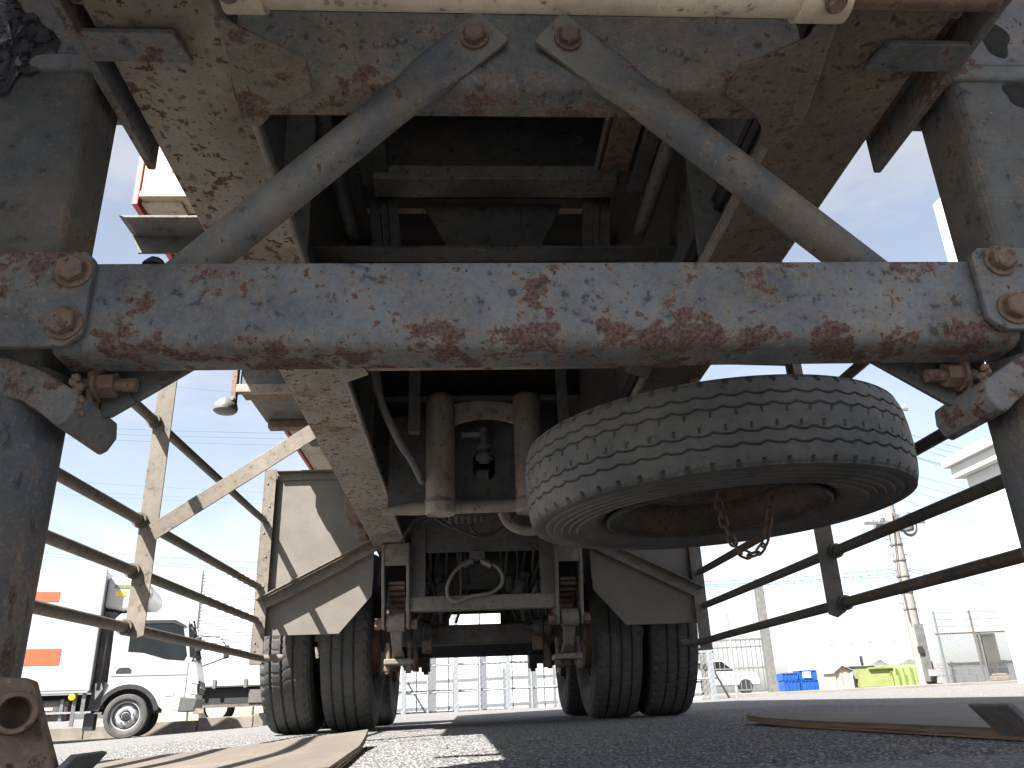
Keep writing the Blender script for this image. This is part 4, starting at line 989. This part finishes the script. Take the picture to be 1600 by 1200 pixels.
def truck_wheel(x, y):
    b = MB()
    b.lathe([(.222, -.07), (.236, -.075), (.24, -.07), (.225, -.05), (.215, 0), (.205, .01), (.18, -.035), (.15, -.055), (.10, -.058), (.085, -.05)], (0, 0, 0), (0, 1, 0), 36, closed=False)
    b.lathe([(.0, -.105), (.05, -.10), (.065, -.085), (.068, -.05)], (0, 0, 0), (0, 1, 0), 20, closed=False)
    wv = tp(b, 'wheel', 'alu', smooth=True); wv.location = (x, y, .365)
    for k in range(5):
        t_ = 2*math.pi*k/5+.3
        b = MB(); b.tube([(.115*math.cos(t_), -.057, .115*math.sin(t_)), (.115*math.cos(t_), -.08, .115*math.sin(t_))], .013, 6); o = b.build('wheel_nut', 'chrome', None); o.parent = wv
        t_ += .63
        b = MB(); b.lathe([(0, -.004), (.026, -.003), (.028, 0)], (.178*math.cos(t_), -.046, .178*math.sin(t_)), (0, 1, 0), 12, closed=False); o = b.build('hand_hole', 'black', None); o.parent = wv
    b = MB(); b.lathe([(0, -.112), (.05, -.108), (.06, -.09)], (0, 0, 0), (0, 1, 0), 16, closed=False); o = b.build('hub_cap', 'black', None); o.parent = wv
    t_ = bpy.data.objects.new('tyre', tmesh); col.objects.link(t_); t_.parent = wv; t_.rotation_euler = (0, 0, R(90))
    return wv
truck_wheel(0, -.78); w2 = truck_wheel(0, .74); truck_wheel(-3.2, -.74)
TX, TY = -5.46, 14.2
TR.location = (TX, TY, gz(TX)+.004); TR.rotation_euler = (0, 0, R(90-77)); TR.scale = (.87, .87, .87)

# second truck: corrugated panel body
T2 = thing('panel_truck', (-3.6, 17.2, gz(-3.6)), 'silver white corrugated panel truck standing behind the refrigerated truck', 'truck')
def t2(mb, name, mat, parent=None, **k): o = mb.build(name, mat, None, **k); setp(o, parent or T2); return o
gx = gz(-4)
b = MB(); b.box(-5.55, -2.4, 17.02, 19.2, gx+.72, gx+2.95); bd = t2(b, 'body', 'panelw')
z = gx+1.42
while z < gx+2.9:
    b = MB(); b.prism([(-5.46, 17.018, z), (-5.46, 17.006, z+.014), (-5.46, 17.006, z+.028), (-5.46, 17.018, z+.042)], (3.04, 0, 0)); t2(b, 'corrugation', 'panelw', bd); z += .064
b = MB(); b.box(-5.58, -5.48, 16.97, 17.1, gx+.72, gx+3.0); t2(b, 'corner_post', 'white', bd)
b = MB(); b.box(-5.5, -2.4, 16.97, 17.018, gx+.74, gx+1.38); gt = t2(b, 'side_gate', 'white', bd, bevel=.006)
for x in (-5.35, -5.05, -4.45, -3.6, -2.8):
    b = MB(); b.box(x, x+.06, 16.945, 16.968, gx+.70, gx+.86); t2(b, 'latch', 'galv', gt)
b = MB(); b.box(-5.5, -2.4, 17.1, 18.9, gx+.42, gx+.70); t2(b, 'chassis', 'black')
b = MB(); b.box(-4.35, -3.9, 17.0, 17.3, gx+.42, gx+.66); t2(b, 'battery_box', 'leg')
b = MB(); b.bar((-5.6, 17.05, gx+.38), (-2.4, 17.05, gx+.38), .05, .06); t2(b, 'side_bar', 'leg')
b = MB(); b.lathe([(0, .03), (.05, .02), (.06, 0)], (-5.38, 17.0, gx+.60), (0, -1, 0), 12, closed=False); t2(b, 'amber_lamp', 'amber')
b = MB(); b.box(-5.44, -5.32, 17.0, 17.05, gx+.42, gx+.60); t2(b, 'lamp_post', 'leg')
for x in (-5.2, -2.9):
    t_ = bpy.data.objects.new('tyre', tmesh); col.objects.link(t_); t_.location = (x, 17.9, gx+.365); t_.rotation_euler = (0, 0, R(90)); setp(t_, T2)

# low concrete kerb wall at the left
kw = thing('kerb_wall', (-5, 16.2, gz(-5)), 'low stained concrete kerb wall behind the refrigerated truck', 'wall')
for i in range(7):
    b = MB(); x0 = -9+i*1.0; x1 = x0+.985
    b.box(x0, x1, 16.1, 16.35, min(gz(x0), gz(x1))-.05, gz((x0+x1)/2)+.21); o = b.build('kerb_stone', 'kerbc', None, bevel=.012); setp(o, kw)

# ------------------------------------------------------------------ fences
def chain_mesh(p, q, z0, z1, pitch, r):
    p = Vector(p); q = Vector(q); L = (q-p).length; d = (q-p)/L; Hh = z1-z0; b = MB()
    n = int((L+Hh)/pitch)
    for sg in (1, -1):
        for i in range(n):
            s0 = i*pitch-Hh if sg > 0 else i*pitch
            t0, t1 = 0, Hh
            if sg > 0:
                lo = max(0, -s0); hi = min(Hh, L-s0)
                if hi <= lo: continue
                a = p+d*(s0+lo); c = p+d*(s0+hi); za, zb = z0+lo, z0+hi
            else:
                lo = max(0, s0-L); hi = min(Hh, s0)
                if hi <= lo: continue
                a = p+d*(s0-lo); c = p+d*(s0-hi); za, zb = z0+lo, z0+hi
            b.tube([(a.x, a.y+sg*r, za), (c.x, c.y+sg*r, zb)], r, 3)
    return b
# left, under the panel truck
LF = thing('chain_link_fence', (-4, 20.5, gz(-4)), 'low chain link fence seen beneath the panel truck', 'fence')
for x in (-6.6, -5.1, -3.7, -2.6):
    b = MB(); b.cyl((x, 20.5, gz(x)-.1), (x, 20.5, gz(x)+1.0), .03, 8); o = b.build('post', 'fence', None); setp(o, LF)
o = chain_mesh((-6.6, 20.5, 0), (-2.6, 20.5, 0), gz(-4.5), gz(-4.5)+.95, .09, .005).build('chain_link', 'fence', None); tag(o, kind='stuff'); setp(o, LF)
# dry bank behind it
b = MB(); b.prism([(-9, 21.2, -.3), (-9, 22.5, .55), (-9, 26, .6), (-9, 26, -.3)], (6.7, 0, 0)); o = b.build('bank', plain('dry_earth', (.30, .235, .15), .95, .35, 3, bump=.4)); o['kind'] = 'structure'

# centre: framed white panels with steel posts and chain link
CW = thing('panel_wall', (.2, 16.6, gz(.2)), 'white sheet panel wall behind grey posts seen below the axles', 'wall')
cols_ = [-2.3+i*.62 for i in range(12)]
rows = [(.0, .36), (.38, .84), (.86, 1.32), (1.34, 1.95)]
for x0, x1 in zip(cols_[:-1], cols_[1:]):
    for z0, z1 in rows:
        b = MB(); b.box(x0+.012, x1-.012, 16.60, 16.63, gz(.3)+z0+.01, gz(.3)+z1-.01); o = b.build('panel', 'panelw', None, bevel=.004); setp(o, CW)
b = MB(); b.box(-2.3, 4.52, 16.64, 16.68, -.1, 2.0); o = b.build('backing', 'winw', None); setp(o, CW)
CF = thing('steel_fence', (.2, 16.1, gz(.2)), 'grey steel post and rail fence with chain link before the white panels', 'fence')
for i, x in enumerate([-2.25+.98*k for k in range(8)]):
    b = MB(); b.box(x-.045, x+.045, 16.05, 16.15, gz(x)-.1, gz(x)+2.0); o = b.build('post', 'postw', None, bevel=.005); setp(o, CF)
    b = MB(); b.cyl((x+.45, 16.12, gz(x)-.1), (x+.45, 16.12, gz(x)+1.55), .022, 8); o = b.build('stay', 'postw', None); setp(o, CF)
    if i % 3 == 1:
        b = MB(); b.bar((x+.06, 16.2, gz(x)+.55), (x+.40, 16.45, gz(x)), .03, .03); o = b.build('strut', 'postw', None); setp(o, CF)
for z in (.37, .85, 1.33, 1.9):
    b = MB(); b.cyl((-2.3, 16.16, gz(-2.3)+z), (4.7, 16.16, gz(4.7)+z), .018, 8); o = b.build('rail', 'postw', None); setp(o, CF)
o = chain_mesh((-2.3, 16.02, 0), (4.6, 16.02, 0), .02, 1.95, .10, .002).build('chain_link', 'postw', None); tag(o, kind='stuff'); setp(o, CF)

# right: railing gate
GY = 21.5
GF = thing('railing_gate', (6.0, GY, gz(6)), 'pale galvanised railing gate with thin upright bars right of the wheels', 'gate')
gx0, gx1 = 4.3, 7.65
zb = gz(6)+.06
for z in (1.30, 1.12, .60, .08):
    b = MB(); b.bar((gx0, GY, zb+z-.02), (gx1, GY, zb+z+.02), .035, .035 if z < 1.2 else .05); o = b.build('rail', 'galv', None); setp(o, GF)
x = gx0
while x < gx1:
    b = MB(); b.box(x-.008, x+.008, GY-.008, GY+.008, zb+.06, zb+1.30); o = b.build('upright_bar', 'galv', None); setp(o, GF); x += .125
for x in (gx0, 5.98, 6.06, gx1):
    b = MB(); b.box(x-.035, x+.035, GY-.04, GY+.04, zb-.1, zb+1.38); o = b.build('post', 'galv', None, bevel=.004); setp(o, GF)
b = MB(); b.box(5.96, 6.05, GY-.07, GY-.04, zb+.62, zb+.74); o = b.build('latch', 'black', None); setp(o, GF)
gpx = .363*GY-.1
b = MB(); b.box(gpx-.10, gpx+.10, GY-.18, GY+.02, zb-.15, 2.90); o = one(b, 'gate_post', 'galv', 'thick square grey steel post beside the railing gate', 'post', bevel=.01)

# far cars behind the gate
def far_car(x, y, label):
    c = thing('parked_car', (x, y, gz(x)), label, 'car', 'cars parked beyond the gate')
    pr = [(-1.9, .35), (-1.95, .75), (-1.6, .95), (-1.1, 1.42), (.3, 1.45), (.95, .98), (1.7, .88), (1.9, .6), (1.9, .35)]
    b = MB(); b.prism([(x+a, y, gz(x)+z) for a, z in pr], (0, 1.6, 0)); o = b.build('body', 'white', None, bevel=.06, seg=2); setp(o, c)
    b = MB(); b.prism([(x+a, y-.01, gz(x)+z) for a, z in [(-1.2, .98), (-.95, 1.36), (.22, 1.38), (.75, .98)]], (0, .03, 0)); o = b.build('window', 'glass', None); setp(o, c)
    for a in (-1.2, 1.2):
        b = MB(); b.cyl((x+a, y-.02, gz(x)+.31), (x+a, y+.2, gz(x)+.31), .31, 20); o = b.build('wheel', 'black', None); setp(o, c)
far_car(8.0, 33, 'leftmost white car parked far beyond the railing gate')
far_car(11.0, 37, 'white car parked beyond the gate nearer the thick post')

# blue crates
def crate(x, y, z, wd_, h, label, cat='crate'):
    c = thing('plastic_crate', (x+wd_/2, y, z), label, cat, 'blue crates on the pavement')
    b = MB(); b.box(x, x+wd_, y, y+.45, z, z+h); o = b.build('shell', 'blue', None, bevel=.01); setp(o, c)
    n = 4
    for i in range(n+1):
        xx = x+i*(wd_-.025)/n; b = MB(); b.box(xx, xx+.025, y-.02, y-.001, z+.02, z+h-.02); o = b.build('rib', 'blue', None); setp(o, c)
    b = MB(); b.box(x-.005, x+wd_+.005, y-.025, y-.001, z+h-.018, z+h); o = b.build('rim', 'blue', None); setp(o, c)
    return c
cy = 24.0; cz = gz(9)+.054
crate(8.98, cy, cz, .46, .28, 'lower blue plastic crate of the stack nearest the thick post')
crate(8.96, cy, cz+.282, .46, .20, 'upper blue plastic crate of the stack nearest the thick post')
crate(9.48, cy, cz, .52, .28, 'lower blue plastic crate of the stack with a white card')
c_ = crate(9.46, cy, cz+.282, .52, .26, 'upper blue plastic crate bearing a white card')
b = MB(); b.box(9.56, 9.80, cy-.032, cy-.026, cz+.34, cz+.50); o = b.build('card', 'lampw', None); setp(o, c_)

# white containers far off
for i, (r0, r1, yy, top, lab) in enumerate(((.409, .477, 40, 2.18, 'white storage container far behind the blue crates'), (.484, .560, 40, 2.25, 'white storage container far behind the green tarp'))):
    x0, x1 = r0*yy-.1, r1*yy-.1
    c = thing('storage_container', ((x0+x1)/2, yy, gz(x0)), lab, 'container', 'white containers at the back')
    b = MB(); b.box(x0, x1, yy, yy+2.4, gz(x0), top); o = b.build('shell', 'white', None, bevel=.02); setp(o, c)
    k = x0+.1
    while k < x1-.1:
        b = MB(); b.box(k, k+.06, yy-.03, yy-.001, .4, top-.1); o = b.build('corrugation', 'white', None); setp(o, c); k += .28
    for xx in (x0+.3, (x0+x1)/2, x1-.4):
        b = MB(); b.box(xx, xx+.16, yy, yy+.1, top, top+.04); o = b.build('roof_clip', 'winw', None); setp(o, c)

# grey gabled bin and flat sheets
c = thing('gabled_shed', (11.9, 26, gz(12)), 'small pale gabled shelter beside the green tarp', 'shed')
z0 = gz(12)+.05; x0, x1 = 11.35, 11.95
b = MB(); b.prism([(x0, 26, z0), (x1, 26, z0), (x1, 26, z0+.50), ((x0+x1)/2-.02, 26, z0+.64), (x0, 26, z0+.44)], (0, .7, 0)); o = b.build('wall', 'cream', None); setp(o, c)
for p, q in (((x0-.05, z0+.43), ((x0+x1)/2-.02, z0+.66)), (((x0+x1)/2-.02, z0+.66), (x1+.05, z0+.50))):
    b = MB(); b.bar((p[0], 26.3, p[1]), (q[0], 26.3, q[1]), .8, .02); o = b.build('roof', 'greyp', None); setp(o, c)
for xx in (x0, x0+.2, x1-.05):
    b = MB(); b.box(xx, xx+.05, 25.96, 25.998, z0, z0+.45); o = b.build('frame', 'white', None); setp(o, c)
b = MB(); b.box(12.0, 13.05, 26.2, 27, z0, z0+.62); b.box(11.98, 13.07, 26.15, 27.05, z0+.622, z0+.645); one(b, 'storage_bin', 'greyp', 'plain grey metal storage bin between the gabled shelter and the green tarp', 'bin', bevel=.01)
b = MB(); b.box(10.1, 11.2, 27.2, 27.3, z0, z0+.55); o = one(b, 'grey_hoarding', 'greyp', 'low grey hoarding sheet behind the blue crates', 'hoarding')
for xx, hh, lb in ((10.25, .45, 'shorter dark rod standing right of the blue crates'), (10.42, .56, 'taller dark rod standing right of the blue crates')):
    b = MB(); b.cyl((xx, 25.5, z0-.02), (xx-.02, 25.5, z0+hh), .025, 8); one(b, 'steel_rod', 'leg', lb, 'rod', 'dark rods by the crates')

# green tarp covered crate
c = thing('tarp_box', (13.3, 25.2, gz(13)), 'long box under a bright green tarpaulin by the utility pole', 'covered box')
z0 = gz(13)+.05
b = MB(); b.box(12.15, 12.78, 25.2, 26.2, z0, z0+.52); o = b.build('front_board', 'tarpy', None); setp(o, c)
N = 30; v = []; f = []
prof = [(.0, 25.15, .0), (.0, 25.16, .3), (.0, 25.18, .50), (0, 25.35, .565), (0, 25.9, .60), (0, 26.3, .58), (0, 26.4, 0)]
for i in range(N+1):
    x = 12.72+1.95*i/N
    for k, (_, y, z) in enumerate(prof):
        wv = .035*math.sin(i*1.9+k)+.02*math.sin(i*.7)
        v.append((x+(.10*(z) if i == 0 else 0), y-wv*(1 if k < 3 else .2), z0+z*(1+.03*math.sin(i*.9))))
K = len(prof)
for i in range(N):
    for k in range(K-1): f.append((i*K+k, (i+1)*K+k, (i+1)*K+k+1, i*K+k+1))
f.append(tuple(range(K))); f.append(tuple(N*K+k for k in range(K-1, -1, -1)))
b = MB(); b.add(v, f); o = b.build('tarpaulin', 'tarp', None, smooth=True); setp(o, c)
b = MB(); b.box(12.1, 12.85, 25.12, 25.2, z0+.50, z0+.55); o = b.build('top_edge', 'tarp', None); setp(o, c)
for i, xx in enumerate((12.9, 13.9)):
    b = MB(); b.prism([(xx, 26.6, z0+.4), (xx+.1, 26.6, z0+.68), (xx+.35, 26.6, z0+.80), (xx+.62, 26.6, z0+.66), (xx+.75, 26.6, z0+.4)], (0, .4, 0)); one(b, 'grey_hood', 'greyp', ['grey arched hood behind the green tarp, left of the pole', 'grey arched hood behind the green tarp, by the pole'][i], 'hood', 'grey hoods behind the tarp')

# utility pole
px_, py_ = .5525*25-.1, 25.0
UP = thing('utility_pole', (px_, py_, gz(px_)), 'tall concrete utility pole carrying transformers and cables', 'utility pole')
def up_(mb, name, mat, parent=None, **k): o = mb.build(name, mat, None, **k); setp(o, parent or UP); return o
b = MB(); b.tube([(px_, py_, 0), (px_+.01, py_, 5), (px_+.02, py_, 9.6)], [.20, .165, .13], 20); up_(b, 'shaft', 'pole', smooth=True)
b = MB(); b.box(px_-.10, px_+.14, py_-.30, py_-.19, .3, 1.95); up_(b, 'cable_guard', 'galv')
b = MB(); b.box(px_-.16, px_-.04, py_-.36, py_-.24, 1.1, 1.3); up_(b, 'meter_box', 'black')
for z in (2.4, 2.9, 3.4, 3.9, 4.4):
    b = MB(); b.lathe([(.19, 0), (.20, .0), (.20, .04), (.19, .04)], (px_, py_, z), (0, 0, 1), 20, closed=False); up_(b, 'band', 'galv')
    b = MB(); b.cyl((px_-.32, py_, z+.2), (px_+.32, py_, z+.2), .012, 6); up_(b, 'step_bolt', 'galv')
for dx, z, r_, h, mt in ((-.42, 4.75, .19, .55, 'greyp'), (.46, 4.85, .22, .6, 'greyp')):
    b = MB(); b.lathe([(0, 0), (r_*.9, 0), (r_, .03), (r_, h-.04), (r_*.8, h), (0, h)], (px_+dx, py_, z), (0, 0, 1), 20, closed=False); tf = up_(b, 'transformer', mt, smooth=True)
    for a in (-.08, .08):
        b = MB(); b.lathe([(.0, .16), (.03, .15), (.03, .10), (.045, .09), (.03, .06), (.045, .05), (.03, 0)], (px_+dx+a, py_, z+h-.01), (0, 0, 1), 8, closed=False); up_(b, 'bushing', 'lampw', tf)
for k in range(3):
    b = MB(); b.tube([(px_+.46+.26*math.cos(t), py_-.15, 4.95+.3*math.sin(t)+k*.03) for t in [2*math.pi*i/16 for i in range(16)]], .02, 5, closed=True); up_(b, 'cable_coil', 'black')
for z, L in ((5.05, 1.0), (8.0, 1.1), (8.9, 1.3)):
    b = MB(); b.box(px_-L, px_+L, py_-.22, py_-.15, z, z+.08); ar = up_(b, 'cross_arm', 'galv')
    for a in (-.9, -.5, .5, .9):
        b = MB(); b.lathe([(0, .16), (.04, .14), (.05, .10), (.03, .08), (.06, .05), (.03, 0)], (px_+a*L, py_-.18, z+.081), (0, 0, 1), 8, closed=False); up_(b, 'insulator', 'lampw', ar)
b = MB(); b.tube([(px_-.02, py_-.21, 5.4), (px_-.24, py_-.21, 3.6), (px_-.2, py_-.21, 2.0)], .014, 5); up_(b, 'drop_cable', 'black')
b = MB(); b.tube([(px_+.18, py_-.1, .9), (px_+.5, py_-.2, .45), (px_+1.1, py_-.3, .30)], .05, 8); up_(b, 'stay_sleeve', 'whitew')

# overhead cables (each its own span)
def cable(p, q, sag, r, label, group, coil=False):
    pts = []
    for i in range(25):
        t = i/24; a = Vector(p).lerp(Vector(q), t); a.z -= sag*4*t*(1-t); pts.append(a)
    b = MB(); b.tube(pts, r, 5)
    if coil:
        cp = []
        for i in range(240):
            t = i/239; a = Vector(p).lerp(Vector(q), t); a.z -= sag*4*t*(1-t); cp.append(a+Vector((0, .09*math.cos(i*.9), .09*math.sin(i*.9)-.09)))
        b.tube(cp, r*.5, 4)
    one(b, 'overhead_cable', 'wire', label, 'cable', group)
O3 = ('highest', 'middle', 'lowest')
for n_, (y0, y1) in zip(O3, ((663, 673), (672, 681), (680, 692))):
    cable(at(-60, y0-4, Y=45), at(600, y1+6, Y=45), .15, .014, n_+' of three thin overhead cables high in the left sky', 'upper left sky cables')
for n_, (y0, y1) in zip(O3, ((740, 772), (757, 782), (763, 788))):
    cable(at(-60, y0-2, Y=48), at(600, y1+4, Y=48), .2, .009, n_+' of three faint cables midway up the left sky', 'middle left sky cables')
for n_, (y0, y1, cl) in zip(('coiled topmost', 'plain second', 'plain bottom'), ((846, 880, True), (854, 890, False), (858, 894, False))):
    cable(at(-60, y0-2, Y=40), at(600, y1+6, Y=40), .2, .010, n_+' cable of the three just above the refrigerated truck', 'lowest left sky cables', cl)
cable(at(200, 596, Y=50), at(520, 625, Y=50), .1, .012, 'single overhead cable just below the beam at the left', None)
for n_, (y0, y1, r_) in zip(('first', 'second', 'third', 'fourth', 'fifth'), ((680, 712, .014), (690, 722, .014), (698, 735, .014), (712, 748, .020), (714, 752, .016))):
    cable(at(1405, y0-6, Y=25), at(1720, y1+40, Y=25), .08, .55*r_, n_+' cable from the top running right from the utility pole head', 'cables right of the pole top')
for n_, (y0, y1) in zip(('first', 'second', 'third', 'fourth'), ((735, 768), (748, 785), (760, 800), (778, 820))):
    cable(at(1400, y0, Y=32), at(1720, y1+45, Y=32), .08, .008, n_+' from the top of the thin distant cables right of the pole', 'thin cables right of the pole')
for n_, (y0, y1, cl) in zip(('coiled upper', 'plain middle', 'plain lower'), ((905, 888, True), (909, 895, False), (912, 899, False))):
    cable(at(960, y0+6, Y=25.2), at(1415, y1-1, Y=25.2), .12, .010, n_+' overhead cable reaching the utility pole from the left', 'cables left of the pole', cl)
for n_, (y0, y1) in zip(('upper', 'lower'), ((888, 908), (893, 912))):
    cable(at(1420, y0, Y=25.2), at(1720, y1+22, Y=25.2), .1, .010, n_+' of two low cables leaving the pole towards the white building', 'low cables right of the pole')

# chain link fence with barbed wire on a block wall, right
FY = 24.0; fx0, fx1 = 13.75, 19.0
BW = thing('block_wall', (16, FY+.6, gz(16)), 'low white block wall behind the barbed wire fence', 'wall')
zz = gz(16)+.04
for r_ in range(3):
    x = fx0+.1-(.2 if r_ % 2 else 0)
    while x < fx1:
        b = MB(); b.box(x, x+.385, FY+.5, FY+.62, zz+r_*.2, zz+r_*.2+.188); o = b.build('block', 'blk', None, bevel=.006); setp(o, BW); x += .4
BF = thing('barbed_fence', (16, FY, gz(16)), 'chain link fence topped with barbed wire at the far right', 'fence')
for x in (13.85, 14.95, 15.10, 16.85, 18.7):
    b = MB(); b.cyl((x, FY, zz-.1), (x, FY, zz+(2.0 if x != 15.10 else 1.35)), .03, 8); o = b.build('post', 'leg' if x > 14 else 'fence', None); setp(o, BF)
b = MB(); b.cyl((fx0, FY, zz+1.36), (fx1, FY, zz+1.40), .022, 8); o = b.build('top_rail', 'leg', None); setp(o, BF)
for z in (1.55, 1.75, 1.95):
    b = MB(); b.tube([(fx0+(fx1-fx0)*i/30, FY, zz+z+.02*math.sin(i*.9)) for i in range(31)], .007, 4)
    for i in range(60):
        x = fx0+(fx1-fx0)*i/60; b.tube([(x, FY, zz+z-.025), (x+.02, FY, zz+z+.03)], .005, 3)
    o = b.build('barbed_wire', 'fence', None); setp(o, BF)
o = chain_mesh((fx0, FY, 0), (fx1, FY, 0), zz, zz+1.36, .085, .006).build('chain_link', 'fence', None); tag(o, kind='stuff'); setp(o, BF)
for x0, x1, lb in ((15.05, 15.62, 'brown board hung behind the fence left of the white building'), (16.95, 17.5, 'brown board behind the fence at the edge of the white building')):
    b = MB(); b.box(x0, x1, FY+.06, FY+.09, zz+.50, zz+1.34); one(b, 'notice_board', 'brownp', lb, 'board', 'boards on the fence', bevel=.004)
b = MB(); b.box(15.05, 15.5, FY-.35, FY-.1, zz, zz+.14); b.box(15.1, 15.45, FY-.33, FY-.12, zz+.14, zz+.2); one(b, 'planter_block', 'kerbc', 'small pale block at the foot of the fence beside the pole', 'block', bevel=.02)
b = MB(); b.cyl((15.55, FY+.3, zz), (15.55, FY+.3, zz+.42), .05, 10); b.lathe([(0, .12), (.09, .10), (.1, .0), (.05, 0)], (15.55, FY+.3, zz+.4), (0, 0, 1), 12, closed=False); one(b, 'bollard', 'cream', 'short cream bollard behind the barbed wire fence', 'bollard')

# white building at the right edge
bx0 = .668*18-.1
WB = thing('white_building', (bx0+5, 14, gz(16)), 'tall white building with projecting cornice at the right edge', 'building')
def wb_(mb, name, mat, **k): o = mb.build(name, mat, None, **k); setp(o, WB); return o
b = MB(); b.box(bx0, bx0+9, 8, 18, -.1, 4.78); wb_(b, 'lower_wall', 'whitew')
b = MB(); b.box(bx0-.22, bx0+9, 7.8, 18.2, 4.79, 5.08); b.box(bx0-.34, bx0+9, 7.7, 18.32, 5.082, 5.30); wb_(b, 'cornice', 'whitew', bevel=.01)
b = MB(); b.box(bx0+1.0, bx0+9, 8, 18, 5.31, 12.5); up2 = wb_(b, 'upper_wall', 'whitew')
y = 8.1
while y < 17.95:
    b = MB(); b.box(bx0+.955, bx0+.998, y, y+.07, 5.33, 12.45); o = b.build('siding_rib', 'whitew', None); setp(o, up2); y += .22
print('objects', len(bpy.data.objects))
